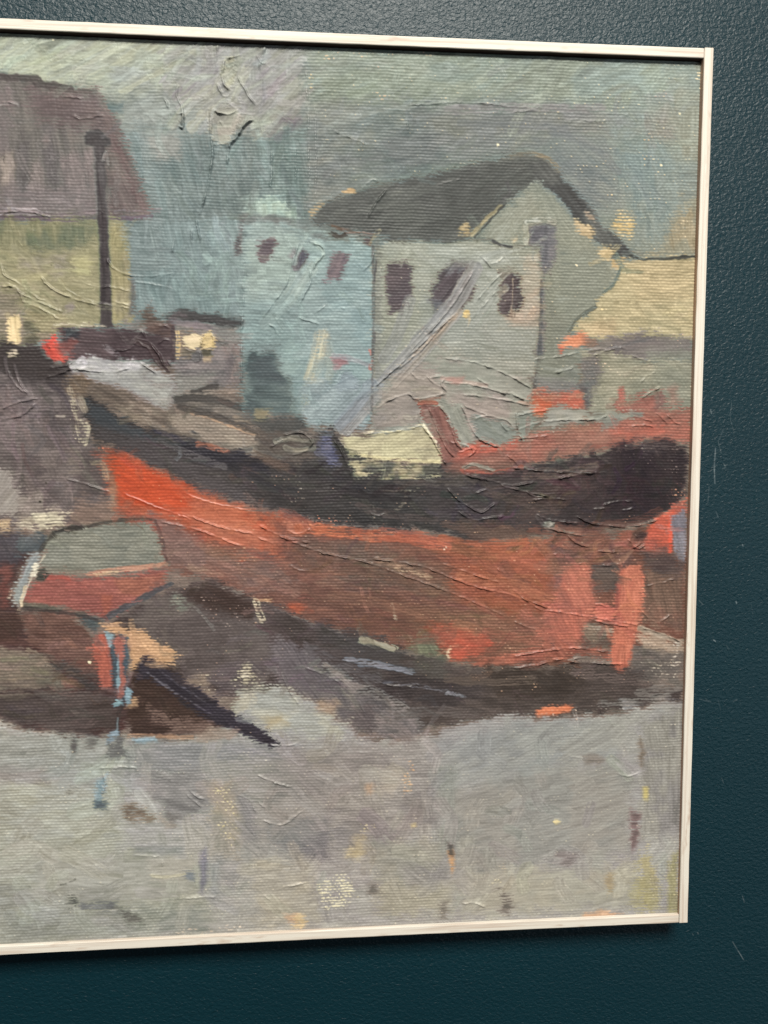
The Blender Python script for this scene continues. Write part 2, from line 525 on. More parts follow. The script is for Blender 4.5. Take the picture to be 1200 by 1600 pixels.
S([(860, 205), (930, 232), (965, 268)], 12, (112, 118, 122), a=.6, dry=.15, hh=.15)
# --- the house on the left
P([(LF, 120), (0, 116), (60, 128), (120, 139), (155, 142), (170, 165), (184, 190), (206, 250), (236, 338), (234, 343), (0, 345), (LF, 350)], (118, 107, 104), e=3.5, w=2.2, c2=(128, 117, 113), ang=85, st=.10, hh=.25, wv_=.75)
P([(40, 140), (150, 146), (170, 188), (188, 225), (150, 200), (60, 190)], (116, 94, 94), e=18, w=6, c2=(108, 88, 90), st=.08, a=.9)
P([(155, 175), (175, 180), (234, 330), (226, 340), (170, 338), (165, 230)], (120, 98, 97), e=9, w=3, c2=(128, 110, 106), ang=66, st=.10)
P([(172, 205), (190, 232), (228, 326), (218, 328), (180, 240)], (126, 92, 93), e=8, w=3, a=.6, ang=68)
P([(LF, 140), (20, 136), (22, 235), (0, 250), (LF, 260)], (136, 122, 122), e=14, w=5, c2=(126, 112, 113), ang=85, st=.09)
P([(0, 248), (24, 232), (26, 290), (0, 292)], (158, 145, 135), e=8, w=4, ang=80, a=.9)
P([(24, 228), (46, 215), (50, 300), (28, 310)], (106, 95, 96), e=10, w=5, ang=85, a=.9)
P([(40, 300), (52, 258), (62, 245), (68, 300)], (152, 140, 138), e=6, w=3, ang=80, a=.85)
P([(66, 200), (80, 198), (98, 290), (74, 292)], (106, 94, 96), e=9, w=4, ang=85, a=.9)
P([(90, 250), (150, 232), (150, 325), (92, 328)], (142, 130, 130), e=16, w=6, ang=85, st=.09, a=.85)
P([(0, 290), (60, 292), (150, 300), (150, 335), (0, 335)], (142, 132, 133), e=14, w=5, c2=(134, 122, 124), a=.8)
S([(LF, 118), (0, 121), (60, 131), (110, 139)], 11, (88, 76, 76), a=.85, hh=.15, tail=0)
S([(80, 139), (120, 142), (152, 143)], 5, (104, 88, 86), a=.8)
P([(70, 200), (78, 200), (76, 232), (66, 232)], (138, 124, 122), e=4, w=2, a=.7)
for x in (12, 60, 108, 118, 136, 178):
    S([(x, 225 + x % 30), (x + 6, 270), (x + 3, 318)], 7, (140, 128, 128), a=.35, dry=.2, hh=.2)
for x in (34, 84, 100):
    S([(x, 205), (x + 5, 240), (x + 2, 296)], 6, (108, 96, 97), a=.4, dry=.1, hh=.2)
S([(0, 165), (14, 162), (26, 163)], 4, (160, 152, 150), a=.7, hh=.6)
S([(LF, 334), (0, 331), (50, 333), (90, 336), (155, 332)], 9, (176, 168, 172), a=.9, hh=.7, c2=(140, 126, 130), rag=2.4, dry=.2)
S([(LF, 344), (0, 341), (80, 344), (160, 344), (236, 338)], 6, (116, 92, 106), a=.85, hh=.15)
S([(180, 331), (215, 329), (250, 329)], 5, (146, 132, 140), a=.6, dry=.3)
# wall
P([(LF, 346), (0, 345), (196, 345), (203, 380), (213, 480), (205, 506), (0, 520), (LF, 520)], (152, 149, 114), e=5, w=2.2, c2=(144, 141, 108), ang=10, st=.07, wv_=.4, hh=.25)
P([(LF, 347), (0, 346), (155, 346), (155, 372), (90, 392), (0, 392), (LF, 395)], (122, 122, 100), e=18, w=5, c2=(132, 130, 100), ang=85, st=.1)
P([(40, 405), (62, 398), (60, 425), (42, 428)], (142, 136, 122), e=10, w=4, a=.7, ang=70)
P([(84, 400), (104, 398), (100, 432), (82, 436)], (146, 140, 126), e=10, w=4, a=.7, ang=70)
P([(116, 405), (140, 402), (142, 430), (118, 432)], (178, 176, 124), e=9, w=5, a=.8, hh=.3)
P([(172, 350), (197, 350), (206, 430), (206, 500), (172, 500)], (154, 148, 106), e=6, w=2, c2=(146, 140, 108), ang=88, st=.08)
P([(204, 425), (214, 428), (213, 490), (202, 492)], (112, 108, 112), e=6, w=3, a=.8, ang=88)
P([(104, 478), (115, 474), (114, 490), (100, 492)], (140, 130, 132), e=7, w=3, a=.7)
P([(LF, 450), (0, 452), (30, 460), (45, 500), (70, 520), (60, 550), (0, 550), (LF, 540)], (140, 132, 112), e=12, w=5, c2=(128, 122, 112), st=.08, wv_=.9)
P([(40, 480), (100, 495), (110, 510), (70, 545), (50, 530)], (148, 142, 108), e=10, w=5, c2=(140, 130, 108), wv_=.9)
P([(38, 500), (56, 500), (60, 545), (40, 540)], (104, 98, 84), e=8, w=5, dry=.3, a=.8)
SC([(0, 395), (152, 395), (152, 495), (50, 495)], 45, 40, 8, 20, 16, .035, .5, .3, wv_=.35, tint=[(166, 162, 116), (142, 138, 112)])
# lamp post
P([(146, 222), (164, 222), (166, 300), (171, 400), (176, 512), (157, 512), (156, 400), (151, 300)], (82, 72, 76), e=3, w=1, c2=(88, 78, 80), ang=88, st=.12, hh=.2, br=2, dry=-0.3)
P([(133, 214), (141, 204), (155, 202), (163, 212), (172, 216), (172, 226), (160, 228), (146, 228), (134, 224)], (72, 66, 68), e=4, w=2.5, c2=(80, 74, 76), st=.12, hh=.25, br=3, dry=-0.3)
S([(161, 250), (165, 238), (168, 256)], 3, (152, 140, 138), a=.7, hh=.5)
S([(160, 330), (161, 380), (164, 470)], 3.5, (60, 54, 58), a=.5)
# --- teal between the house and the white shed
P([(204, 350), (380, 342), (382, 490), (300, 494), (245, 486), (214, 492), (206, 420)], (128, 153, 156), e=6, w=3, c2=(118, 144, 147), ang=80, st=.06, hh=.2, wv_=.55)
P([(330, 350), (385, 345), (384, 480), (340, 480)], (134, 158, 160), e=14, w=4, a=.7, ang=85)
P([(196, 348), (250, 344), (260, 420), (206, 430)], (126, 146, 148), e=12, w=4, a=.7)
SC([(215, 355), (378, 350), (378, 480), (222, 480)], 45, 40, 9, 78, 20, .03, .5, .3, wv_=.5, tint=[(140, 164, 166)])
P([(374, 337), (388, 334), (384, 356), (378, 372), (372, 375)], (110, 108, 112), e=7, w=3, a=.75, dry=.2)
P([(366, 372), (378, 370), (380, 395), (368, 398)], (94, 82, 86), e=5, w=3, dry=.3, a=.9)
# strip of the quay behind
P([(196, 500), (380, 500), (382, 545), (330, 560), (270, 545), (196, 520)], (140, 136, 132), e=8, w=4, c2=(126, 124, 124), st=.08)
P([(265, 488), (285, 484), (320, 492), (378, 498), (379, 514), (340, 510), (300, 503), (250, 500)], (80, 77, 78), e=6, w=3, c2=(92, 88, 88), ang=8, st=.12, hh=.15)
P([(214, 490), (232, 480), (248, 498), (262, 502), (250, 512), (222, 506)], (104, 86, 80), e=6, w=4, c2=(116, 98, 90))
S([(270, 503), (310, 508), (335, 516)], 10, (144, 134, 140), a=.8, hh=.25)
S([(335, 520), (360, 525), (378, 528)], 16, (128, 134, 132), a=.75, dry=.15, hh=.25)
S([(335, 532), (360, 540), (378, 536)], 5, (92, 84, 82), a=.8, dry=.2)
# grey behind the pale hull
P([(268, 545), (380, 535), (382, 600), (330, 612), (275, 618)], (124, 117, 119), e=8, w=4, c2=(138, 132, 134), st=.08, wv_=1)
P([(350, 540), (380, 538), (378, 600), (356, 596)], (110, 98, 102), e=8, w=4, c2=(134, 120, 118), ang=85, a=.8)
P([(270, 590), (330, 585), (310, 618), (270, 622)], (136, 138, 134), e=10, w=4, a=.75)
# dark shed block
P([(92, 514), (150, 512), (210, 516), (235, 518), (272, 505), (276, 520), (272, 562), (262, 572), (210, 564), (170, 562), (112, 566), (98, 540)], (92, 75, 80), e=4, w=2.5, c2=(104, 86, 90), ang=3, st=.1, hh=.3, wv_=.8)
P([(96, 516), (112, 513), (124, 522), (122, 530), (100, 528)], (70, 68, 76), e=5, w=3, hh=.2)
S([(88, 508), (120, 507), (166, 511)], 4.5, (206, 196, 170), a=.9, hh=.6, dry=.25, rag=1.8)
P([(228, 505), (268, 503), (272, 525), (230, 524)], (104, 84, 84), e=6, w=3, c2=(116, 92, 86), hh=.35)
S([(215, 535), (232, 540), (246, 560), (262, 578)], 9, (86, 68, 70), hh=.9, a=.8, rag=2.5)
S([(270, 512), (272, 540), (270, 562)], 7, (96, 78, 82), a=.8)
# lit window and its blobs
P([(276, 518), (300, 516), (330, 520), (337, 530), (333, 545), (312, 547), (300, 556), (277, 558)], (150, 136, 116), e=5, w=2.5, c2=(130, 116, 104))
S([(278, 520), (279, 540), (277, 558)], 7, (206, 178, 126), a=.95, hh=.4, dry=.25)
P([(286, 526), (300, 522), (316, 524), (316, 542), (304, 548), (292, 542), (285, 534)], (206, 184, 146), e=3, w=2, c2=(216, 196, 158), hh=.3, edge=.7, wv_=.15)
P([(316, 524), (328, 520), (336, 530), (334, 544), (316, 545)], (224, 202, 156), e=3, w=1.5, c2=(208, 182, 130), hh=.3, edge=.7, wv_=.15)
P([(314, 546), (333, 546), (332, 556), (316, 556)], (98, 90, 76), e=3, w=1.5)
P([(297, 552), (310, 549), (314, 560), (306, 566), (298, 562)], (120, 114, 116), e=3, w=1.5, edge=.5)
P([(316, 558), (332, 557), (331, 565), (317, 564)], (188, 164, 132), e=4, w=2, a=.8)
# red blots and the small figure
P([(70, 534), (86, 528), (92, 545), (108, 562), (102, 568), (84, 566), (72, 550), (63, 545)], (216, 84, 76), e=4, w=3, c2=(202, 72, 66), hh=.35, ang=60, st=.1)
P([(92, 534), (120, 532), (112, 552), (98, 556), (90, 545)], (150, 88, 84), e=8, w=4, c2=(116, 80, 82), a=.85)
# left dark mass
P([(LF, 536), (0, 536), (60, 540), (70, 556), (85, 570), (112, 568), (122, 590), (132, 640), (148, 700), (170, 745), (180, 800), (140, 830), (0, 830), (LF, 830)], (100, 90, 92), e=6, w=3, c2=(108, 99, 101), ang=8, st=.09, wv_=1)
P([(LF, 536), (0, 534), (58, 538), (70, 556), (88, 572), (120, 570), (108, 590), (40, 600), (0, 580), (LF, 590)], (72, 64, 64), e=9, w=4, c2=(84, 75, 76), ang=2, st=.1)
P([(0, 600), (60, 610), (60, 660), (0, 680)], (124, 112, 116), e=16, w=6, a=.7, ang=-20, hh=.3, wv_=.4)
P([(LF, 735), (0, 735), (22, 740), (28, 770), (36, 790), (28, 806), (0, 808), (LF, 806)], (152, 146, 140), e=8, w=5, c2=(142, 136, 132), ang=-50, st=.1, hh=.3, wv_=.5)
P([(30, 775), (70, 765), (75, 800), (50, 815), (30, 810)], (142, 134, 128), e=12, w=6, a=.8)
P([(64, 700), (100, 690), (112, 740), (70, 760)], (118, 108, 108), e=16, w=6, a=.6, ang=80)
P([(120, 690), (160, 710), (172, 780), (120, 770)], (96, 86, 86), e=12, w=6, a=.7)
P([(120, 780), (180, 785), (190, 830), (110, 820)], (140, 116, 104), e=14, w=6, a=.7, ang=8)
P([(30, 810), (80, 800), (110, 800), (100, 822), (50, 830), (25, 828)], (206, 196, 168), e=9, w=6, dry=.32, c2=(186, 174, 152), hh=.3)
P([(0, 815), (16, 813), (14, 832), (0, 834)], (190, 164, 130), e=6, w=3)
S([(12, 492), (20, 502), (30, 512)], 6, (150, 140, 104), a=.6)
P([(14, 500), (22, 490), (31, 492), (34, 508), (30, 535), (13, 536), (10, 516)], (200, 186, 132), e=3.5, w=2, c2=(214, 190, 142), ang=88, st=.12, hh=.4, edge=.4, wv_=.3, dry=-0.3)
P([(10, 550), (26, 548), (28, 556), (12, 558)], (196, 184, 156), e=5, w=3, dry=.35)
for q in [[(8, 560), (15, 590), (42, 612)], [(22, 570), (32, 598), (46, 618)], [(0, 630), (30, 624), (60, 622)], [(0, 655), (35, 648), (62, 624)]]:
    S(q, 5, (118, 106, 110), a=.6, hh=.6, rag=1.5)
SC([(0, 600), (130, 610), (160, 780), (0, 780)], 50, 46, 9, 75, 30, .05, .5, .2, wv_=.9, tint=[(126, 116, 116), (88, 78, 82)])
# pale small hull
P([(112, 566), (132, 560), (150, 560), (168, 566), (205, 566), (232, 570), (262, 584), (275, 600), (275, 626), (256, 642), (236, 632), (200, 612), (160, 600), (124, 592)], (164, 164, 169), e=5, w=2.5, c2=(154, 152, 156), ang=4, st=.06, hh=.25, wv_=.7)
S([(118, 574), (140, 568), (175, 572), (215, 572)], 12, (198, 196, 204), a=.85, hh=.6, c2=(176, 174, 186), rag=2.5, wv_=.3)
S([(122, 565), (128, 560), (133, 567)], 7, (186, 184, 196), a=.8)
P([(205, 590), (262, 590), (270, 628), (255, 640), (225, 622)], (162, 162, 162), e=12, w=4, a=.8)
# gunwale of the red boat
P([(106, 592), (125, 586), (150, 596), (198, 612), (236, 634), (262, 646), (300, 648), (340, 664), (402, 690), (440, 700), (470, 715), (420, 730), (330, 720), (262, 690), (180, 645), (128, 625)], (118, 104, 96), e=5, w=3, c2=(128, 116, 106), ang=22, st=.1, wv_=1)
P([(106, 590), (128, 585), (142, 600), (132, 625), (112, 615)], (120, 100, 84), e=7, w=4, a=.7)
P([(268, 648), (300, 640), (350, 660), (402, 685), (420, 695), (420, 712), (360, 702), (300, 686), (272, 670)], (158, 146, 134), e=7, w=3, c2=(142, 130, 120), ang=22, st=.09, wv_=1)
S([(300, 644), (345, 658), (402, 680)], 7, (198, 160, 130), a=.85, c2=(180, 146, 122), dry=.15)
P([(385, 690), (440, 700), (470, 716), (420, 726), (380, 708)], (146, 140, 128), e=8, w=4, a=.7, dry=.25)
P([(274, 622), (300, 612), (330, 600), (345, 605), (335, 616), (380, 632), (420, 650), (425, 672), (360, 660), (320, 648), (276, 634)], (104, 97, 94), e=7, w=3, c2=(122, 112, 106), ang=15, st=.1)
S([(272, 624), (310, 622), (350, 628), (378, 636)], 10, (78, 74, 72), a=.85, hh=.15)
S([(300, 612), (325, 605), (340, 602)], 6, (84, 78, 76), a=.8)
S([(280, 636), (330, 648), (380, 668), (400, 678)], 9, (86, 79, 76), a=.8, dry=.15)
S([(320, 613), (345, 612), (376, 612)], 6, (166, 150, 138), a=.7, dry=.25)
S([(370, 655), (410, 660), (420, 650)], 8, (150, 130, 112), a=.6, dry=.3)
SP([(240, 665), (275, 668), (280, 685), (245, 682)], (206, 160, 110), .5)
# --- white shed, teal gable side
P([(380, 350), (395, 342), (412, 338), (436, 342), (462, 352), (490, 358), (520, 372), (582, 378), (586, 500), (582, 662), (470, 668), (460, 640), (378, 640), (380, 480)], (142, 168, 169), e=5, w=2.2, c2=(133, 159, 162), ang=4, st=.05, wv_=.8, hh=.1)
P([(395, 345), (470, 356), (470, 440), (450, 480), (385, 470), (384, 380)], (150, 172, 168), e=18, w=6, c2=(146, 168, 168), a=.8, wv_=.55)
P([(480, 420), (578, 400), (580, 560), (470, 560), (440, 500)], (134, 160, 166), e=24, w=8, a=.7, c2=(142, 164, 168))
P([(383, 470), (470, 480), (450, 560), (382, 560)], (126, 152, 156), e=18, w=8, a=.7)
P([(384, 350), (392, 340), (420, 334), (448, 340), (472, 356), (500, 366), (510, 378), (480, 362), (450, 348), (420, 342), (396, 346)], (112, 124, 126), e=6, w=2.5, a=.8)
P([(404, 340), (442, 340), (436, 352)], (120, 128, 130), e=8, w=3, a=.6)
P([(406, 374), (430, 370), (434, 382), (426, 398), (420, 407), (408, 408), (405, 388)], (100, 84, 92), e=4.5, w=2, c2=(108, 92, 98), ang=0, st=.1, dry=-0.3)
P([(456, 418), (462, 404), (472, 388), (482, 398), (482, 412), (470, 418), (460, 423)], (112, 104, 114), e=5, w=3, c2=(84, 80, 90), ang=-55, st=.2, hh=.5)
P([(452, 400), (460, 388), (464, 395), (458, 408)], (128, 118, 126), e=6, w=2, a=.7)
P([(522, 396), (532, 394), (546, 397), (536, 418), (528, 436), (511, 438), (514, 418)], (112, 98, 108), e=5, w=2.5, c2=(122, 110, 118), ang=-60, st=.1, dry=-0.3)
S([(478, 370), (468, 388), (460, 412)], 6, (150, 174, 172), a=.8, hh=.7)
S([(484, 420), (470, 440), (454, 466)], 22, (152, 172, 168), a=.7, hh=.7, c2=(142, 166, 168), wv_=.25, rag=2.5)
S([(450, 470), (430, 490), (414, 506)], 20, (136, 160, 162), a=.7, hh=.6, wv_=.3, rag=2.2)
S([(486, 376), (502, 388), (506, 400), (494, 412)], 4, (154, 178, 174), a=.7, hh=.7)
S([(504, 528), (497, 560), (486, 590), (470, 640)], 22, (172, 173, 156), a=.75, e=7, rag=3, dry=.06, hh=.4, c2=(190, 182, 154))
S([(510, 540), (516, 565), (512, 600)], 14, (166, 172, 160), a=.5, e=6, dry=.06, hh=.4)
P([(492, 566), (508, 560), (510, 592), (494, 600)], (138, 160, 164), e=6, w=3, a=.7)
P([(378, 560), (410, 548), (428, 550), (440, 580), (462, 610), (466, 650), (400, 650), (378, 640)], (88, 99, 102), e=14, w=5, c2=(98, 110, 112), ang=4, st=.08)
P([(396, 560), (420, 548), (430, 560), (440, 600), (400, 600)], (84, 92, 97), e=16, w=5, a=.7)
P([(388, 552), (392, 545), (400, 560), (386, 564)], (82, 92, 96), e=5, w=3, a=.8)
P([(456, 590), (480, 590), (478, 650), (462, 655)], (122, 148, 152), e=10, w=4, a=.8)
P([(470, 600), (560, 590), (580, 640), (570, 664), (470, 668)], (130, 152, 160), e=14, w=5, c2=(140, 158, 164), ang=-40, st=.07, wv_=.8)
P([(520, 560), (540, 556), (545, 570), (525, 578)], (172, 122, 128), e=6, w=3, a=.85)
S([(522, 556), (545, 560), (575, 570)], 8, (160, 160, 168), a=.6, hh=.4)
P([(524, 600), (540, 578), (558, 590), (554, 606), (530, 612)], (138, 156, 166), e=4, w=2, edge=.4, wv_=.3)
S([(578, 548), (582, 560), (578, 576)], 5, (200, 110, 100), a=.8, dry=.2)
# --- white shed, long front
P([(586, 384), (620, 374), (700, 378), (742, 372), (790, 382), (845, 385), (846, 500), (836, 600), (825, 660), (760, 690), (700, 690), (660, 680), (580, 690), (582, 560)], (156, 161, 149), e=4, w=2, c2=(149, 156, 147), ang=2, st=.05, wv_=1)
P([(590, 400), (640, 395), (660, 520), (590, 560)], (150, 154, 138), e=20, w=6, a=.7)
P([(700, 390), (790, 388), (785, 500), (700, 540)], (158, 166, 158), e=20, w=7, a=.7, wv_=.7)
P([(818, 400), (845, 395), (845, 490), (800, 500), (812, 470)], (180, 162, 142), e=14, w=6, c2=(166, 160, 144), a=.85)
P([(785, 485), (845, 480), (842, 510), (800, 508)], (186, 166, 146), e=12, w=5, a=.75)
P([(585, 380), (592, 372), (596, 420), (594, 690), (584, 690)], (126, 128, 124), e=5, w=2, a=.6)
P([(604, 412), (618, 408), (640, 410), (645, 426), (642, 456), (634, 480), (626, 488), (610, 489), (605, 462), (603, 436)], (102, 88, 90), e=5, w=2.5, c2=(92, 80, 84), ang=0, st=.1, wv_=1, dry=-0.3)
P([(676, 450), (690, 424), (706, 410), (734, 412), (742, 436), (738, 462), (726, 482), (706, 494), (684, 492), (672, 470)], (98, 86, 90), e=6, w=3, c2=(88, 76, 80), ang=-55, st=.12, hh=.3, wv_=.5, dry=-0.3)
P([(700, 408), (730, 404), (742, 412), (720, 424), (700, 430)], (128, 130, 134), e=8, w=3, a=.7, ang=-50)
P([(670, 468), (690, 470), (694, 492), (676, 494)], (110, 114, 120), e=8, w=3, a=.7)
P([(783, 424), (793, 420), (801, 428), (812, 434), (817, 468), (811, 488), (803, 486), (800, 474), (795, 492), (781, 492), (780, 455)], (86, 72, 73), e=4, w=2.2, c2=(98, 84, 84), ang=88, st=.14, dry=.12)
S([(802, 436), (801, 460), (799, 486)], 3, (176, 156, 136), a=.8, dry=.2)
# the long diagonal mast strokes
S([(742, 420), (712, 470), (670, 520), (625, 572), (575, 628), (540, 668)], 26, (152, 154, 154), a=.85, hh=.8, c2=(140, 143, 146), st=.08, wv_=.25, rag=2, e=3)
S([(716, 488), (690, 520), (655, 560), (615, 600)], 13, (168, 160, 148), a=.8, hh=.8, c2=(152, 152, 150), wv_=.25)
S([(712, 492), (680, 524), (640, 562)], 5, (188, 168, 146), a=.7, hh=.6, dry=.2)
S([(640, 470), (622, 520), (600, 560)], 20, (142, 146, 148), a=.5, hh=.4, wv_=.5)
S([(736, 428), (718, 455), (702, 476)], 5, (150, 146, 148), a=.7, hh=.8)
S([(724, 424), (706, 450), (690, 470)], 3, (70, 62, 66), a=.7, hh=.5)
S([(580, 600), (560, 630), (530, 664)], 18, (132, 144, 156), a=.6, hh=.5, wv_=.4)
P([(724, 486), (733, 484), (735, 492), (727, 496)], (206, 180, 120), e=3, w=2, edge=.3)
S([(731, 492), (733, 502), (731, 510)], 2, (196, 180, 140), a=.7)
S([(754, 405), (790, 392), (812, 384)], 14, (156, 164, 158), a=.6, hh=.6, wv_=.3)
S([(748, 470), (776, 440), (790, 425)], 15, (158, 166, 158), a=.6, hh=.6, wv_=.3)
S([(744, 500), (768, 470), (790, 450)], 12, (160, 168, 160), a=.5, hh=.6, wv_=.3)
# shed roof
P([(488, 345), (496, 325), (512, 316), (545, 302), (585, 292), (630, 280), (680, 272), (720, 262), (760, 252), (792, 244), (815, 238), (838, 241), (856, 250), (870, 266), (880, 280), (862, 300), (840, 284), (818, 296), (796, 316), (770, 340), (742, 360), (736, 372), (700, 378), (660, 376), (620, 378), (590, 370), (560, 364), (520, 358)], (92, 92, 88), e=4, w=2.2, c2=(98, 98, 93), ang=-14, st=.08, wv_=1)
P([(700, 290), (790, 250), (850, 250), (850, 285), (800, 310), (740, 355), (700, 350)], (84, 84, 80), e=18, w=5, a=.7, ang=-30)
P([(850, 246), (866, 258), (882, 278), (890, 288), (916, 314), (930, 332), (932, 345), (950, 360), (968, 372), (985, 392), (1002, 405), (975, 402), (958, 408), (945, 390), (924, 372), (900, 345), (880, 318), (862, 300), (838, 285), (830, 262)], (76, 76, 75), e=4, w=2.4, c2=(88, 87, 84), ang=48, st=.1, wv_=1, dry=-0.3)
S([(798, 246), (830, 240), (856, 250), (872, 268)], 7, (110, 104, 92), a=.7, dry=.28)
S([(836, 240), (858, 248), (872, 262)], 6, (140, 126, 104), a=.8, dry=.35)

# gable wall
P([(838, 283), (862, 302), (882, 326), (900, 350), (922, 376), (944, 396), (958, 410), (962, 430), (952, 458), (936, 472), (930, 488), (900, 500), (888, 520), (880, 530), (872, 600), (846, 600), (848, 392), (800, 385), (738, 372), (770, 342), (800, 316)], (136, 146, 139), e=5, w=2.5, c2=(130, 140, 134), ang=60, st=.06, wv_=.9)
P([(760, 355), (835, 290), (850, 330), (820, 350), (800, 378), (760, 374)], (146, 152, 142), e=16, w=6, a=.8, hh=.3, wv_=.6, ang=-50)
P([(870, 390), (950, 400), (950, 460), (900, 500), (870, 560)], (126, 138, 136), e=18, w=6, a=.7)
P([(850, 480), (890, 500), (876, 600), (848, 600)], (122, 130, 126), e=14, w=5, a=.7)
P([(826, 352), (862, 350), (868, 372), (864, 410), (850, 440), (852, 500), (846, 620), (834, 620), (844, 500), (846, 386), (828, 380)], (104, 101, 106), e=6, w=3, c2=(114, 112, 114), ang=88, st=.08)
P([(826, 352), (850, 350), (850, 378), (828, 378)], (98, 94, 100), e=6, w=3, a=.8, hh=.2, dry=-0.3)
S([(824, 348), (845, 344), (866, 347)], 9, (184, 190, 180), a=.8, dry=.32, hh=.4)
S([(820, 356), (822, 366), (821, 378)], 9, (164, 168, 154), a=.85, hh=.3)
S([(846, 440), (845, 500), (842, 560), (834, 610)], 5, (84, 80, 82), a=.75, dry=.1)
P([(826, 590), (846, 590), (840, 615), (828, 612)], (96, 80, 78), e=6, w=3, a=.85, dry=.15)
S([(738, 366), (760, 342), (782, 322)], 6, (164, 152, 118), a=.85, hh=.4)
S([(742, 370), (764, 346), (790, 318)], 3.5, (66, 64, 60), a=.8)
P([(712, 362), (728, 348), (736, 356), (734, 368), (716, 368)], (176, 156, 118), e=5, w=3, dry=.18)
S([(715, 374), (760, 374), (790, 384), (844, 386)], 5, (98, 96, 90), a=.8, dry=.24)
S([(770, 376), (785, 384), (800, 386)], 3, (70, 66, 66), a=.8, hh=.4)
P([(800, 374), (808, 368), (810, 376), (802, 382)], (202, 180, 140), e=3, w=2, dry=.2)
P([(900, 345), (918, 352), (926, 364), (922, 374), (906, 366)], (178, 162, 128), e=5, w=3, dry=.12)
P([(914, 330), (928, 340), (928, 346), (916, 340)], (150, 136, 122), e=4, w=2, dry=.15)
P([(934, 390), (952, 384), (958, 394), (952, 404), (938, 404)], (176, 160, 122), e=6, w=3, dry=.22)
P([(956, 408), (974, 402), (968, 420), (956, 416)], (180, 160, 120), e=6, w=3, dry=.3)
P([(962, 338), (982, 334), (992, 350), (982, 368), (966, 362), (956, 350)], (188, 168, 118), e=9, w=5, dry=.36)
S([(520, 354), (545, 362), (560, 366)], 6, (118, 90, 72), a=.8, dry=.2)
S([(518, 364), (530, 370), (540, 366)], 7, (72, 62, 54), a=.85)
S([(535, 360), (560, 364), (592, 368)], 4, (172, 142, 136), a=.7, dry=.25)
P([(484, 330), (498, 318), (506, 316), (494, 335), (486, 342)], (176, 156, 122), e=5, w=3, dry=.28)
P([(535, 300), (552, 294), (556, 298), (540, 304)], (180, 150, 110), e=3, w=2, dry=.2)
P([(566, 374), (580, 372), (578, 384), (568, 380)], (104, 86, 84), e=4, w=3, dry=.2, a=.9)
S([(594, 360), (585, 370), (578, 380)], 6, (148, 140, 116), a=.7, dry=.25)
S([(582, 385), (584, 450), (583, 520), (582, 560)], 5, (98, 96, 98), a=.7, dry=.22)
S([(588, 408), (587, 420), (585, 440)], 4, (84, 80, 82), a=.8)
S([(581, 640), (583, 560), (585, 520)], 4.5, (90, 88, 92), a=.6, dry=.2)
# cream ground beyond
P([(1000, 406), (1030, 404), (1110, 400), (1100, 534), (1010, 536), (940, 536), (905, 520), (888, 520), (898, 506), (918, 492), (930, 480), (936, 460), (950, 452), (962, 440), (975, 412)], (172, 164, 130), e=4, w=2.4, c2=(166, 160, 128), ang=6, st=.05, wv_=1)
P([(985, 410), (1085, 405), (1080, 470), (1000, 470)], (170, 158, 124), e=22, w=8, a=.7)
P([(905, 505), (960, 500), (960, 528), (915, 525)], (178, 160, 126), e=14, w=6, a=.7)
S([(985, 400), (1004, 406), (1016, 404), (1040, 404), (1095, 400)], 5, (66, 66, 62), a=.9, dry=.05)
S([(970, 420), (958, 445), (944, 456)], 4, (92, 108, 108), a=.85, hh=.3)
S([(930, 480), (915, 488), (900, 500), (890, 518)], 5, (92, 96, 90), a=.85, dry=.12)
P([(892, 524), (906, 518), (916, 532), (908, 545), (885, 545), (874, 552), (878, 535)], (204, 128, 96), e=5, w=3, dry=.2)
P([(873, 542), (882, 540), (880, 556), (872, 556)], (206, 98, 76), e=4, w=2, dry=.2)
P([(910, 530), (930, 530), (936, 542), (915, 546)], (150, 108, 94), e=6, w=3, a=.8)
P([(940, 528), (1000, 520), (1080, 528), (1082, 560), (1000, 568), (920, 562), (908, 552)], (120, 114, 117), e=8, w=3.5, c2=(128, 124, 124), ang=-6, st=.08, wv_=.7)
P([(1010, 552), (1082, 552), (1082, 584), (1020, 580)], (134, 138, 130), e=10, w=4, a=.85)
P([(908, 548), (1000, 562), (1090, 570), (1090, 690), (1000, 690), (918, 640), (905, 600)], (146, 146, 131), e=8, w=4, c2=(154, 152, 134), ang=-4, st=.06, wv_=1)
P([(1030, 570), (1090, 575), (1085, 640), (1030, 640)], (142, 144, 132), e=16, w=5, a=.7)
P([(906, 560), (935, 560), (944, 580), (930, 605), (920, 632), (908, 630), (906, 600)], (112, 108, 112), e=9, w=4, a=.85, ang=70)
P([(838, 555), (908, 550), (908, 600), (905, 615), (840, 605)], (134, 142, 136), e=8, w=4, c2=(124, 132, 130), ang=5, st=.06, hh=.25, wv_=.6)
P([(832, 590), (880, 590), (905, 600), (900, 616), (850, 612)], (128, 128, 134), e=12, w=4, a=.7)
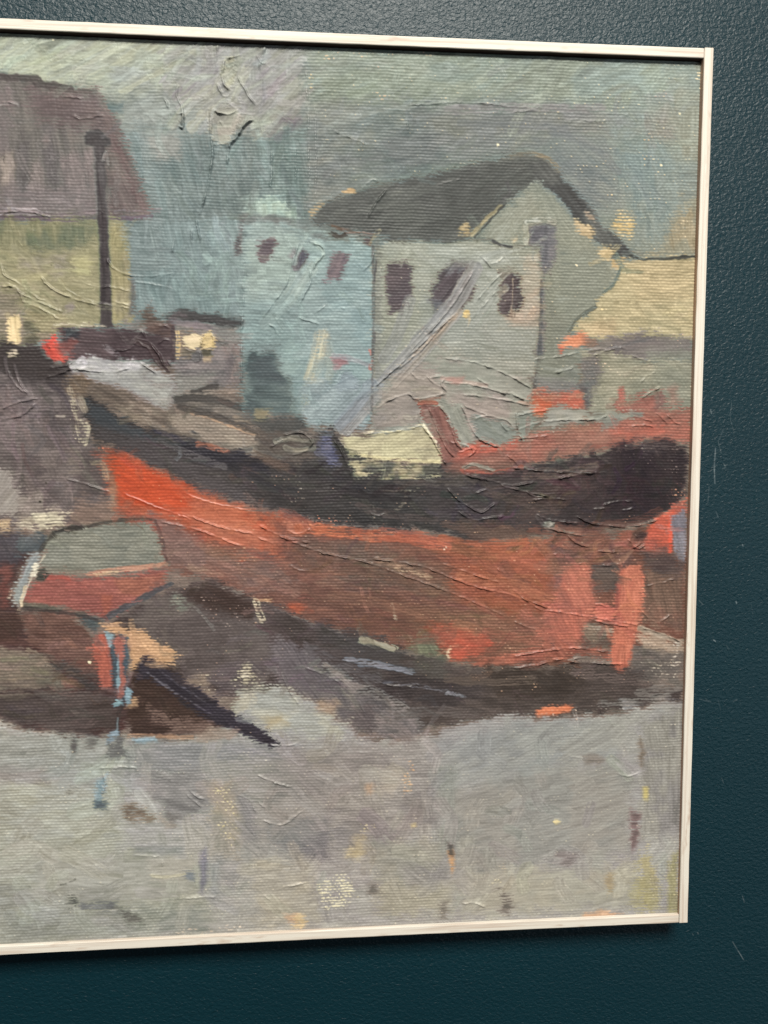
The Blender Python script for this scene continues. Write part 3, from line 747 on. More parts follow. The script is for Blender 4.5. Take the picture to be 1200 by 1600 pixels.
# red passages behind the deck
P([(828, 608), (870, 614), (912, 610), (918, 628), (912, 640), (850, 644), (822, 640)], (186, 92, 76), e=6, w=4, c2=(164, 92, 80), ang=-8, st=.08, dry=.08)
P([(826, 620), (862, 620), (860, 646), (828, 650)], (206, 96, 66), e=8, w=4, a=.8)
P([(905, 600), (920, 605), (924, 635), (916, 642)], (96, 84, 86), e=5, w=2.5, a=.85)
P([(965, 630), (1000, 620), (1035, 612), (1040, 636), (1075, 640), (1086, 650), (1080, 690), (960, 690)], (160, 94, 86), e=9, w=5, c2=(148, 96, 88), ang=-20, st=.1)
P([(966, 608), (974, 604), (976, 640), (962, 645)], (178, 92, 84), e=5, w=3, a=.85, ang=85)
P([(1020, 618), (1036, 612), (1040, 640), (1026, 640)], (126, 92, 90), e=7, w=3, a=.8)
P([(1044, 605), (1062, 602), (1060, 632), (1046, 636)], (158, 118, 108), e=9, w=4, a=.7)
P([(700, 700), (740, 690), (800, 678), (870, 672), (960, 652), (1082, 640), (1084, 690), (1040, 690), (1000, 690), (940, 706), (860, 724), (800, 728), (740, 742), (700, 745), (686, 730)], (160, 92, 82), e=6, w=3, c2=(150, 96, 86), ang=-8, st=.08, wv_=1)
P([(960, 672), (1080, 660), (1082, 690), (1030, 692), (975, 704)], (188, 94, 80), e=14, w=5, a=.75, c2=(170, 96, 84))
P([(715, 690), (760, 688), (782, 700), (750, 716), (712, 722)], (196, 92, 78), e=9, w=5, a=.85, ang=-18)
P([(790, 690), (812, 684), (808, 704), (792, 706)], (196, 92, 78), e=8, w=4, a=.7)
P([(858, 640), (876, 633), (905, 640), (920, 646), (960, 642), (1000, 646), (990, 654), (930, 660), (880, 662), (862, 670), (850, 662)], (158, 160, 148), e=5, w=3.5, c2=(148, 152, 144), ang=-6, st=.08, hh=.35, wv_=.3)
P([(936, 652), (975, 648), (968, 662), (942, 672)], (140, 142, 136), e=5, w=3, a=.85, wv_=.3)
P([(985, 642), (1008, 645), (1000, 652), (985, 650)], (132, 138, 134), e=5, w=3, a=.85)
# pale hook, palette-knife greys in front of the shed
P([(584, 615), (620, 580), (670, 560), (740, 565), (830, 600), (828, 640), (800, 660), (770, 690), (700, 690), (668, 640), (600, 640)], (156, 158, 146), e=14, w=5, c2=(160, 152, 144), ang=14, st=.06, hh=.3, wv_=.25)
P([(612, 590), (646, 578), (700, 600), (696, 620), (640, 625), (590, 640)], (160, 152, 142), e=8, w=4, a=.85, wv_=.3, hh=.2)
P([(584, 642), (620, 622), (644, 616), (660, 636), (656, 662), (620, 668), (580, 674)], (150, 144, 138), e=5, w=3, c2=(158, 150, 142), wv_=.35, hh=.2)
P([(664, 570), (740, 564), (800, 590), (832, 602), (826, 630), (750, 610), (690, 596)], (152, 160, 148), e=8, w=4, a=.8, wv_=.25, hh=.25)
P([(736, 660), (745, 650), (790, 660), (808, 676), (800, 690), (780, 698), (748, 686)], (136, 146, 140), e=4, w=2.5, c2=(142, 152, 144), edge=.5, hh=.3, wv_=.15, ang=35)
P([(808, 650), (830, 646), (838, 662), (818, 690), (808, 690)], (140, 150, 142), e=5, w=3, edge=.3, wv_=.3)
P([(700, 590), (726, 588), (718, 600), (704, 600)], (178, 134, 124), e=6, w=3, a=.75)
S([(690, 590), (720, 596), (760, 602)], 6, (180, 140, 130), a=.4)
P([(690, 626), (720, 634), (742, 690), (718, 700), (700, 660)], (152, 158, 146), e=4, w=2, c2=(144, 150, 142), hh=.4, edge=.3, wv_=.2, ang=65)
# pale cabin
P([(530, 686), (560, 680), (620, 674), (664, 664), (676, 680), (694, 716), (688, 728), (660, 722), (600, 720), (545, 716), (538, 700)], (188, 183, 150), e=3.5, w=2, c2=(180, 174, 144), ang=-20, st=.06, wv_=.8, hh=.1)
S([(545, 712), (590, 716), (640, 720), (684, 722)], 7, (218, 208, 160), a=.85, dry=.12, hh=.3)
S([(672, 678), (684, 700), (692, 720)], 9, (206, 198, 162), a=.8, dry=.2)
# hull of the big red boat
P([(160, 700), (176, 698), (205, 700), (225, 714), (262, 738), (300, 752), (340, 775), (400, 796), (450, 806), (520, 818), (560, 824), (640, 836), (700, 838), (760, 846), (860, 842), (960, 838), (1075, 800), (1070, 1010), (960, 1010), (860, 1040), (760, 1042), (660, 1020), (560, 1000), (480, 972), (400, 938), (330, 905), (250, 885), (215, 850), (190, 810), (178, 780), (168, 740)], (132, 86, 72), e=6, w=4, c2=(122, 80, 67), ang=10, st=.09, wv_=1)
P([(250, 820), (330, 850), (420, 850), (470, 905), (400, 930), (330, 905), (258, 890)], (134, 102, 93), e=20, w=7, c2=(126, 98, 91), a=.9, ang=12)
P([(440, 850), (560, 850), (640, 870), (720, 900), (700, 935), (600, 925), (500, 910)], (113, 90, 79), e=26, w=8, c2=(126, 92, 78), a=.8, ang=12)
P([(690, 850), (800, 838), (860, 850), (862, 960), (800, 980), (720, 940)], (158, 88, 64), e=22, w=8, c2=(148, 84, 64), a=.9, ang=14, wv_=.6)
P([(640, 940), (860, 960), (850, 1035), (720, 1020), (640, 990)], (128, 90, 74), e=22, w=7, a=.8, ang=4)
P([(860, 850), (990, 840), (1000, 900), (870, 900)], (128, 84, 74), e=18, w=7, c2=(112, 80, 74), a=.85, hh=.3)
P([(1000, 890), (1072, 880), (1066, 990), (1000, 975)], (124, 97, 84), e=8, w=4, c2=(130, 96, 83), ang=80, st=.09)
P([(166, 704), (200, 700), (225, 716), (262, 738), (330, 772), (400, 796), (452, 802), (440, 850), (436, 868), (400, 866), (330, 845), (270, 826), (240, 812), (195, 802), (178, 770)], (190, 86, 62), e=30, w=9, c2=(180, 90, 70), ang=12, st=.10, wv_=.75)
P([(174, 722), (230, 726), (300, 764), (300, 802), (240, 796), (188, 782)], (204, 80, 50), e=20, w=7, a=.9, ang=12)
P([(300, 770), (350, 786), (400, 806), (396, 836), (330, 826), (296, 806)], (200, 104, 78), e=24, w=8, a=.8, ang=12, hh=.25, wv_=.5)
P([(420, 806), (470, 815), (460, 860), (425, 860)], (146, 88, 72), e=20, w=7, a=.8, ang=80)
P([(290, 806), (410, 822), (424, 846), (396, 858), (330, 840)], (182, 104, 86), e=24, w=8, a=.75, ang=12, hh=.25, wv_=.5)
P([(196, 790), (250, 806), (330, 842), (310, 850), (250, 838), (200, 812)], (168, 92, 80), e=12, w=4, a=.8, ang=14)
P([(235, 806), (268, 812), (320, 852), (325, 885), (258, 880)], (130, 101, 95), e=14, w=5, a=.9, ang=12)
S([(195, 702), (203, 710), (210, 722)], 10, (204, 88, 64), a=.9, dry=.2)
P([(170, 735), (182, 760), (184, 800), (172, 800)], (140, 116, 96), e=8, w=4, a=.7, dry=.2)
S([(470, 822), (540, 832), (600, 836), (660, 840)], 20, (196, 98, 72), a=.8, dry=.28, c2=(170, 88, 68), hh=.2)
S([(600, 830), (640, 838), (700, 850)], 16, (160, 90, 76), a=.75, dry=.1)
P([(445, 806), (480, 804), (492, 822), (470, 835), (446, 826)], (172, 100, 84), e=7, w=4, edge=.4, hh=.3)
P([(385, 930), (420, 935), (422, 960), (395, 960)], (186, 140, 110), e=8, w=5, dry=.34)
P([(448, 940), (478, 945), (470, 958), (450, 952)], (186, 84, 60), e=8, w=4, a=.8)
P([(670, 980), (700, 978), (720, 985), (760, 992), (765, 1010), (740, 1030), (700, 1032), (690, 1010)], (196, 86, 66), e=16, w=7, c2=(168, 84, 66), a=.9, ang=10)
P([(650, 995), (668, 984), (684, 1006), (698, 1030), (690, 1036), (650, 1024), (640, 1010)], (122, 120, 100), e=8, w=4, c2=(108, 104, 90), ang=65, st=.1)
S([(704, 1012), (700, 1020), (702, 1028)], 7, (226, 200, 164), a=.85, dry=.3)
SC([(300, 850), (860, 870), (860, 1000), (700, 1000), (480, 940), (300, 890)], 70, 60, 8, 14, 10, .05, .45, .2, wv_=.85, tint=[(158, 92, 74), (116, 80, 74)])
S([(590, 875), (640, 890), (665, 900)], 10, (166, 128, 108), a=.6, dry=.3)
S([(620, 888), (650, 896), (668, 902)], 8, (206, 176, 146), a=.7, dry=.4)
S([(565, 920), (568, 940), (574, 955)], 5, (162, 108, 94), a=.6, dry=.2)
S([(576, 918), (578, 935), (580, 945)], 4, (162, 108, 94), a=.6, dry=.2)
S([(613, 942), (616, 955), (617, 965)], 5, (196, 180, 160), a=.7, dry=.42)
# black bulwark
P([(130, 626), (142, 622), (180, 646), (230, 668), (300, 690), (360, 706), (430, 716), (470, 708), (500, 672), (520, 668), (535, 690), (548, 716), (600, 722), (690, 728), (700, 745), (760, 738), (800, 728), (860, 724), (930, 708), (985, 696), (1020, 688), (1056, 690), (1072, 700), (1072, 760), (1060, 790), (1020, 812), (960, 826), (880, 838), (830, 834), (770, 836), (735, 852), (700, 832), (640, 828), (560, 822), (510, 815), (470, 803), (420, 795), (340, 772), (285, 750), (240, 728), (205, 706), (170, 696), (150, 690), (140, 668)], (68, 63, 63), e=5, w=3, c2=(60, 56, 57), ang=8, st=.12, wv_=1)
P([(132, 628), (150, 634), (200, 660), (250, 690), (210, 690), (150, 665)], (66, 72, 78), e=10, w=4, a=.8, ang=24)
P([(150, 668), (260, 700), (340, 745), (420, 790), (330, 770), (240, 726), (160, 692)], (84, 78, 80), e=14, w=5, a=.8, ang=22)
P([(240, 672), (300, 684), (360, 700), (400, 718), (330, 712), (270, 698)], (58, 58, 64), e=10, w=4, a=.8, ang=18)
P([(280, 690), (330, 700), (420, 722), (420, 745), (340, 730), (290, 712)], (48, 46, 54), e=10, w=4, a=.85, ang=16)
S([(310, 694), (330, 698), (356, 706)], 7, (176, 108, 86), a=.8, dry=.25)
S([(190, 640), (240, 664), (300, 682), (370, 702)], 6, (124, 112, 102), a=.7, dry=.22)
P([(640, 740), (760, 745), (850, 735), (940, 715), (950, 810), (860, 830), (760, 826), (690, 820)], (78, 68, 68), e=18, w=7, c2=(70, 62, 63), ang=-10, a=.85, hh=.25, wv_=.6)
P([(960, 696), (1040, 688), (1068, 705), (1066, 770), (1010, 806), (950, 800), (940, 740)], (58, 48, 54), e=18, w=6, c2=(66, 56, 58), a=.85, ang=80)
P([(1000, 690), (1045, 690), (1050, 712), (1000, 716)], (80, 74, 76), e=10, w=4, dry=.35, a=.7)
P([(800, 770), (900, 745), (930, 760), (860, 800), (820, 815)], (92, 74, 70), e=16, w=6, a=.6, ang=-40, hh=.3)
P([(720, 822), (770, 816), (840, 828), (830, 838), (735, 848)], (112, 82, 72), e=10, w=5, a=.7)
P([(490, 690), (512, 676), (524, 690), (530, 724), (512, 730), (496, 712)], (86, 86, 110), e=8, w=4, c2=(104, 104, 128), dry=.08)
P([(400, 668), (430, 655), (470, 660), (490, 680), (500, 710), (470, 725), (400, 712)], (76, 70, 68), e=10, w=5, c2=(92, 82, 76), a=.9, ang=18)
P([(400, 650), (470, 655), (480, 672), (420, 678), (398, 668)], (70, 72, 72), e=9, w=4, a=.8)
P([(398, 640), (420, 640), (424, 652), (400, 656)], (150, 136, 108), e=7, w=4, dry=.3, a=.8)
S([(432, 690), (455, 685), (488, 690)], 8, (150, 146, 134), a=.7, hh=.8, dry=.12)
S([(446, 700), (465, 704), (490, 700)], 7, (156, 150, 134), a=.7, hh=.8)
S([(524, 688), (536, 706), (548, 735), (554, 748)], 8, (56, 52, 52), a=.85, hh=.5)
S([(400, 710), (430, 722), (460, 738)], 12, (104, 84, 74), a=.6, dry=.2)
P([(548, 722), (688, 726), (690, 740), (640, 748), (556, 742)], (96, 90, 80), e=4, w=3, dry=.25, c2=(176, 168, 136))
S([(560, 738), (600, 742), (660, 746), (686, 742)], 6, (196, 184, 148), a=.8, dry=.42)
S([(600, 765), (640, 768), (654, 764)], 4, (190, 178, 148), a=.8, dry=.45)
S([(636, 766), (634, 780), (620, 796), (600, 804)], 6, (150, 132, 112), a=.6, dry=.42)
S([(584, 792), (586, 800), (584, 808)], 4, (130, 122, 114), a=.6)
SP([(400, 725), (480, 740), (480, 790), (400, 780)], (150, 140, 130), .22, 2.5)
SP([(440, 740), (475, 745), (470, 790), (440, 785)], (170, 156, 140), .28, 2.5)
S([(280, 700), (282, 712), (276, 718)], 5, (130, 132, 140), a=.7, dry=.2)
# red rudder post
P([(654, 632), (664, 628), (676, 634), (690, 640), (706, 664), (722, 702), (712, 716), (700, 726), (692, 722), (684, 694), (670, 664), (658, 650)], (124, 78, 74), e=3.5, w=2, c2=(136, 88, 82), ang=62, st=.08, hh=.3, edge=.35, wv_=.4, dry=-0.3)
P([(660, 640), (672, 640), (690, 680), (680, 690), (668, 662)], (138, 132, 124), e=6, w=2.5, a=.45, hh=.3)
S([(654, 630), (666, 628), (682, 630)], 7, (160, 86, 70), a=.85, hh=.6)
S([(662, 664), (670, 676), (680, 690)], 4, (226, 222, 200), a=.8, dry=.22)
S([(700, 722), (760, 712), (806, 706)], 9, (140, 84, 76), a=.7, hh=.2)
P([(690, 720), (740, 722), (800, 718), (830, 724), (780, 738), (700, 742)], (98, 80, 76), e=8, w=4, c2=(122, 84, 76), a=.85)
S([(722, 736), (770, 738), (815, 730)], 7, (164, 84, 72), a=.8, dry=.15)
S([(726, 732), (740, 726), (770, 734)], 5, (136, 134, 126), a=.8, hh=.6)
# stem of the red boat, pale dashes
S([(108, 606), (112, 622), (120, 650), (128, 690)], 8, (176, 168, 146), a=.85, dry=.36, hh=.3, rag=2)
S([(126, 624), (132, 640)], 9, (150, 140, 126), a=.85, dry=.1)
S([(128, 660), (136, 666), (132, 692)], 9, (186, 178, 154), a=.85, dry=.36)
S([(144, 722), (160, 726), (165, 745)], 10, (150, 140, 118), a=.6, dry=.36)
S([(88, 650), (100, 650)], 3, (176, 168, 158), a=.7)
P([(104, 700), (125, 695), (125, 740), (106, 745)], (124, 114, 108), e=10, w=5, dry=.35, a=.6)
# --- stern: pinkish red bars and post on the right
P([(880, 884), (915, 880), (922, 890), (926, 930), (935, 945), (915, 975), (905, 1000), (860, 1000), (845, 980), (850, 960), (868, 930), (872, 902)], (172, 104, 90), e=6, w=3, c2=(160, 94, 82), ang=70, st=.08, wv_=.9)
P([(876, 930), (920, 935), (920, 948), (876, 945)], (118, 76, 74), e=7, w=3, dry=.2, a=.85)
P([(930, 946), (950, 944), (964, 955), (956, 968), (934, 970), (926, 960)], (186, 104, 90), e=4, w=2, dry=-0.3)
P([(846, 975), (910, 980), (905, 1006), (950, 1012), (952, 1030), (905, 1020), (850, 1035), (800, 1040), (740, 1040), (740, 1030), (800, 1022), (846, 1010)], (152, 88, 74), e=7, w=3, c2=(166, 96, 78), ang=-6, st=.08, hh=.2)
P([(966, 885), (1000, 880), (1006, 905), (1002, 960), (996, 985), (986, 1030), (975, 1072), (958, 1076), (948, 1066), (954, 1020), (960, 960), (962, 910)], (188, 114, 94), e=4, w=2, c2=(180, 104, 86), ang=86, st=.08, hh=.25, wv_=.7, dry=-0.3)
P([(962, 900), (972, 892), (968, 960), (960, 965)], (158, 84, 78), e=5, w=2, a=.6, ang=86)
P([(926, 884), (966, 880), (962, 924), (926, 925)], (84, 76, 76), e=7, w=3, c2=(100, 84, 80))
P([(868, 900), (880, 892), (876, 915), (866, 922)], (90, 76, 76), e=5, w=2.5, a=.85)
S([(874, 928), (873, 945), (872, 956)], 4, (82, 72, 74), a=.75)
P([(910, 970), (952, 975), (952, 1010), (910, 1005)], (112, 100, 90), e=6, w=3, c2=(130, 112, 100))
S([(915, 978), (935, 982), (955, 985)], 9, (172, 160, 146), a=.8, dry=.28)
S([(920, 990), (935, 990), (955, 992)], 4, (150, 140, 128), a=.7, dry=.28)
P([(858, 995), (866, 996), (868, 1012), (860, 1012)], (98, 72, 70), e=4, w=2, a=.8)
S([(1000, 982), (1030, 992), (1064, 1004)], 9, (168, 158, 142), a=.85, hh=.5, c2=(120, 114, 104), rag=2)
P([(998, 988), (1030, 992), (1066, 1008), (1066, 1030), (1000, 1020)], (150, 136, 124), e=8, w=4, c2=(170, 152, 134), ang=16, a=.9)
P([(990, 1010), (1066, 1022), (1064, 1070), (985, 1070)], (112, 102, 98), e=10, w=5, c2=(132, 118, 110), ang=4)
SP([(995, 1035), (1066, 1030), (1064, 1062), (1000, 1058)], (198, 186, 168), .55, 2.5)
SP([(1050, 1000), (1066, 1004), (1064, 1050), (1050, 1045)], (206, 196, 180), .6, 2.5)
# upper right end of the hull
P([(1020, 815), (1058, 790), (1072, 780), (1072, 800), (1050, 830), (1048, 870), (1010, 862), (1000, 840)], (190, 92, 74), e=6, w=4, c2=(168, 88, 76), dry=.12, hh=.25)
P([(1045, 818), (1052, 800), (1050, 862), (1044, 868)], (220, 88, 66), e=4, w=2.5, dry=.15)
P([(1050, 806), (1072, 795), (1070, 880), (1052, 868)], (140, 138, 150), e=5, w=2.5, c2=(122, 120, 134), ang=80, st=.08)
SP([(1052, 860), (1070, 862), (1070, 885), (1050, 880)], (216, 196, 182), .55, 2.5)
P([(1002, 862), (1040, 858), (1070, 880), (1068, 905), (1005, 890)], (88, 76, 76), e=8, w=4, c2=(106, 86, 82), a=.9)
P([(970, 830), (1000, 824), (1000, 850), (990, 862), (968, 860)], (150, 88, 74), e=7, w=4, hh=.4, c2=(116, 82, 74))
P([(860, 820), (930, 822), (960, 835), (940, 850), (870, 848)], (142, 88, 74), e=10, w=5, a=.75, hh=.3, c2=(116, 80, 72))
P([(988, 832), (1012, 830), (1010, 842), (990, 846)], (78, 64, 62), e=5, w=3, a=.8)
S([(850, 820), (862, 822), (880, 832), (912, 836)], 6, (104, 100, 94), a=.8, hh=.8)
P([(850, 816), (860, 813), (866, 820), (858, 827), (850, 824)], (176, 174, 164), e=3, w=1.5, edge=.6, wv_=.1)
SC([(780, 830), (1010, 830), (1000, 880), (780, 880)], 40, 34, 7, -10, 45, .08, .6, .5, wv_=.4, tint=[(166, 92, 76), (84, 70, 68), (190, 110, 88)])
SC([(720, 745), (1000, 710), (1000, 810), (730, 825)], 50, 36, 7, -25, 40, .10, .6, .5, wv_=.5, tint=[(88, 76, 74), (52, 46, 48), (104, 80, 74)])
SC([(870, 890), (1000, 890), (990, 1000), (860, 1000)], 25, 34, 7, 80, 20, .06, .5, .3, wv_=.7, tint=[(176, 98, 82)])
SC([(300, 850), (1000, 860), (980, 1020), (700, 1010), (480, 950), (300, 890)], 60, 60, 15, 12, 25, .05, .5, .15, wv_=.9, tint=[(150, 88, 66), (112, 76, 70), (128, 92, 78), (140, 74, 58)])
SC([(160, 640), (420, 720), (1060, 710), (1050, 780), (700, 820), (420, 780)], 60, 44, 10, 10, 30, .10, .5, .15, wv_=1, tint=[(88, 80, 80), (50, 46, 50), (74, 72, 78)])
# --- under the hull: darks
P([(170, 968), (210, 945), (262, 920), (330, 908), (400, 936), (480, 970), (560, 1000), (640, 1022), (700, 1038), (760, 1046), (860, 1046), (930, 1036), (1000, 1052), (1000, 1070), (1066, 1075), (1062, 1096), (1000, 1104), (930, 1116), (840, 1120), (760, 1120), (720, 1130), (660, 1140), (610, 1150), (560, 1140), (520, 1100), (440, 1080), (380, 1090), (330, 1080), (260, 1050), (230, 1030), (176, 1000)], (76, 65, 63), e=8, w=4, c2=(86, 74, 72), ang=8, st=.1, wv_=1)
P([(190, 960), (262, 925), (330, 930), (400, 960), (440, 1030), (420, 1080), (330, 1075), (270, 1040), (230, 1000)], (95, 86, 83), e=18, w=7, c2=(103, 93, 89), a=.9)
P([(290, 930), (350, 915), (400, 945), (390, 970), (320, 950)], (66, 52, 48), e=14, w=5, a=.85)
P([(860, 1040), (1000, 1060), (1000, 1095), (870, 1110)], (80, 68, 66), e=16, w=6, a=.7)
P([(760, 1040), (920, 1045), (900, 1090), (780, 1090)], (64, 53, 49), e=18, w=6, a=.85)
P([(560, 1050), (700, 1050), (760, 1080), (700, 1110), (600, 1090)], (62, 54, 56), e=16, w=6, a=.8, ang=10)
P([(500, 975), (560, 985), (640, 1020), (620, 1040), (540, 1020), (490, 1000)], (74, 68, 68), e=10, w=5, a=.8)
P([(420, 955), (470, 970), (490, 1010), (440, 990)], (72, 64, 62), e=8, w=4, a=.8, ang=25)
P([(430, 1000), (485, 1010), (510, 1040), (560, 1070), (600, 1090), (640, 1116), (600, 1140), (540, 1150), (510, 1100), (440, 1080), (420, 1040)], (122, 112, 112), e=14, w=6, c2=(108, 98, 100), ang=50, st=.08, a=.9)
P([(505, 1038), (540, 1050), (548, 1066), (520, 1062)], (140, 138, 136), e=8, w=4, a=.8)
S([(540, 1072), (580, 1080), (612, 1096), (634, 1112)], 16, (142, 134, 132), a=.75, dry=.18)
S([(508, 1040), (530, 1056), (550, 1072)], 8, (156, 148, 144), a=.6, dry=.3)
S([(565, 1000), (585, 1004), (616, 1014)], 9, (166, 162, 140), a=.9, hh=.4, wv_=.3)
S([(540, 1030), (580, 1036), (645, 1050)], 9, (142, 148, 164), a=.8, dry=.22, hh=.4)
S([(560, 1040), (600, 1044), (650, 1050)], 5, (128, 134, 150), a=.7, dry=.25)
S([(600, 1066), (650, 1072), (700, 1080), (724, 1088)], 6, (118, 116, 126), a=.6, dry=.34)
S([(700, 1082), (715, 1086), (724, 1088)], 4, (150, 152, 162), a=.7)
P([(650, 1030), (690, 1030), (700, 1060), (640, 1050)], (84, 78, 74), e=12, w=5, a=.7)
P([(545, 1118), (580, 1088), (600, 1120), (580, 1146), (548, 1140)], (108, 94, 94), e=10, w=5, a=.8, ang=50)
P([(600, 1110), (660, 1110), (660, 1150), (600, 1160), (585, 1140)], (116, 108, 110), e=12, w=6, a=.85, c2=(130, 122, 122))
P([(270, 925), (285, 935), (300, 950), (285, 955), (270, 945)], (128, 132, 122), e=7, w=4, dry=.25, a=.8)
S([(284, 936), (310, 955), (335, 985)], 4, (126, 122, 118), a=.6, dry=.3)
S([(350, 920), (368, 924), (380, 926)], 7, (160, 148, 138), a=.7, dry=.35)
S([(400, 940), (404, 955), (410, 968)], 10, (216, 200, 168), a=.8, dry=.38)
P([(838, 1108), (860, 1103), (895, 1102), (890, 1112), (850, 1118), (836, 1120)], (204, 116, 82), e=4, w=3, dry=.16, hh=.3)
P([(970, 1092), (990, 1096), (1000, 1108), (975, 1112)], (150, 154, 158), e=6, w=4, dry=.25, a=.8)
SP([(920, 1100), (1000, 1096), (1000, 1118), (930, 1122)], (206, 196, 180), .4, 2.5)
SOFT[:] = [3.5, 0.88]
# --- foreground sand
P([(LF, 1120), (0, 1120), (30, 1136), (80, 1142), (120, 1146), (180, 1150), (240, 1160), (300, 1155), (360, 1120), (380, 1082), (430, 1078), (470, 1090), (510, 1110), (560, 1150), (620, 1160), (680, 1144), (720, 1130), (780, 1120), (860, 1124), (940, 1118), (1010, 1104), (1080, 1090), (1070, 1470), (LF, 1560)], (166, 164, 158), e=6, w=4, c2=(156, 153, 151), ang=2, st=.06, wv_=.75)
SC([(0, 1150), (1060, 1130), (1055, 1425), (0, 1480)], 153, 62, 11, 4, 26, .03, .4, .14, wv_=.75, tint=[(166, 164, 150), (140, 138, 136), (150, 152, 146)])
SC([(300, 1200), (720, 1180), (720, 1420), (300, 1440)], 60, 34, 10, 60, 40, .04, .4, .16, wv_=.8, tint=[(130, 126, 128), (172, 164, 146)])
SC([(-500, 1150), (0, 1150), (0, 1480), (-500, 1500)], 50, 62, 11, 4, 26, .03, .5, .14)
SC([(0, 1150), (1060, 1130), (1055, 1425), (0, 1480)], 73, 70, 9, 88, 8, .05, .35, .1, wv_=.8, tint=[(176, 172, 162), (140, 134, 136), (150, 148, 150)])
SC([(0, 1150), (1060, 1130), (1055, 1425), (0, 1480)], 46, 60, 20, -30, 50, .05, .4, .12, wv_=.7, tint=[(178, 175, 166), (138, 133, 135), (158, 156, 154)])
P([(370, 1080), (440, 1078), (540, 1130), (540, 1150), (440, 1150), (400, 1130)], (170, 170, 158), e=12, w=5, c2=(178, 174, 154), st=.08)
P([(410, 1122), (440, 1118), (450, 1130), (420, 1136)], (186, 164, 122), e=9, w=5, a=.8)
P([(500, 1095), (530, 1098), (520, 1115), (495, 1112)], (186, 160, 132), e=9, w=5, a=.75)
P([(LF, 1140), (0, 1140), (110, 1150), (190, 1160), (330, 1166), (330, 1200), (200, 1210), (0, 1210), (LF, 1210)], (146, 150, 147), e=14, w=6, c2=(152, 154, 148), st=.06, ang=2)
P([(200, 1160), (400, 1165), (470, 1160), (480, 1190), (400, 1210), (220, 1205)], (142, 139, 140), e=14, w=6, c2=(134, 131, 134), ang=5, st=.07)
P([(LF, 1215), (0, 1215), (180, 1225), (200, 1320), (330, 1360), (330, 1440), (0, 1490), (LF, 1500)], (166, 166, 150), e=30, w=8, c2=(156, 157, 146), ang=2, st=.05)
P([(LF, 1195), (0, 1195), (70, 1205), (70, 1220), (0, 1222), (LF, 1222)], (142, 138, 138), e=12, w=5, a=.8)
P([(80, 1190), (170, 1195), (160, 1230), (90, 1230)], (150, 156, 154), e=14, w=6, a=.8)
P([(205, 1210), (330, 1200), (340, 1260), (300, 1275), (270, 1290), (240, 1250)], (134, 128, 129), e=12, w=5, c2=(142, 136, 136), ang=20, st=.07)
P([(170, 1200), (205, 1212), (230, 1240), (180, 1235)], (148, 152, 148), e=9, w=4, a=.8)
P([(LF, 1380), (0, 1380), (40, 1390), (50, 1420), (0, 1430), (LF, 1430)], (140, 142, 136), e=18, w=7, a=.75)
P([(60, 1340), (230, 1338), (300, 1345), (300, 1400), (120, 1410), (60, 1395)], (164, 162, 149), e=8, w=4, c2=(156, 155, 144), ang=2, wv_=.2, hh=.15)
P([(0, 1430), (300, 1410), (330, 1455), (0, 1485)], (146, 148, 138), e=18, w=7, a=.8, c2=(138, 140, 134))
P([(330, 1190), (540, 1170), (680, 1170), (690, 1290), (560, 1330), (470, 1330), (370, 1300)], (144, 139, 136), e=24, w=8, c2=(151, 147, 142), ang=3, st=.06)
P([(330, 1220), (362, 1218), (385, 1300), (372, 1340), (330, 1330)], (166, 154, 134), e=14, w=6, c2=(150, 142, 132), ang=80, a=.85)
P([(365, 1235), (395, 1255), (405, 1330), (385, 1320)], (132, 126, 130), e=10, w=4, a=.85, ang=60)
P([(420, 1290), (520, 1270), (520, 1345), (470, 1350), (430, 1320)], (132, 131, 132), e=16, w=6, c2=(142, 138, 138), ang=60, a=.85)
P([(468, 1315), (512, 1300), (510, 1335), (495, 1348), (478, 1338)], (122, 118, 122), e=7, w=3, a=.85)
P([(520, 1290), (545, 1285), (550, 1330), (525, 1325)], (126, 124, 128), e=12, w=5, a=.6)
P([(590, 1205), (625, 1200), (634, 1222), (610, 1240), (590, 1238)], (180, 172, 154), e=10, w=5, c2=(172, 164, 150))
P([(572, 1228), (582, 1226), (582, 1240), (573, 1240)], (196, 154, 120), e=7, w=3, a=.85)
P([(556, 1310), (570, 1305), (572, 1330), (560, 1342), (540, 1340)], (186, 168, 126), e=10, w=5, a=.85)
P([(400, 1340), (490, 1350), (500, 1440), (400, 1450)], (172, 165, 149), e=26, w=8, c2=(164, 159, 147), st=.06)
P([(580, 1320), (700, 1300), (700, 1420), (600, 1430)], (156, 153, 140), e=22, w=8, c2=(148, 148, 138), a=.85)
P([(590, 1380), (710, 1376), (700, 1425), (590, 1430)], (166, 160, 140), e=18, w=7, a=.7)
P([(625, 1355), (700, 1350), (705, 1378), (640, 1384)], (134, 130, 130), e=12, w=6, a=.75)
P([(680, 1160), (800, 1130), (960, 1125), (960, 1180), (820, 1220), (700, 1240)], (158, 159, 154), e=24, w=8, c2=(146, 148, 146), ang=-18, st=.07, wv_=.45)
P([(690, 1240), (850, 1200), (990, 1190), (985, 1330), (860, 1340), (720, 1400)], (152, 149, 141), e=26, w=8, c2=(140, 140, 134), ang=-14, st=.06, wv_=.35)
P([(685, 1200), (712, 1195), (710, 1320), (690, 1330)], (142, 146, 138), e=12, w=5, a=.8, ang=88)
P([(720, 1310), (740, 1305), (738, 1380), (715, 1390)], (168, 166, 152), e=9, w=4, a=.75, ang=82)
P([(720, 1360), (800, 1360), (1000, 1350), (1000, 1420), (720, 1430)], (172, 166, 150), e=26, w=8, c2=(162, 159, 146), ang=-8, st=.06, wv_=.25)
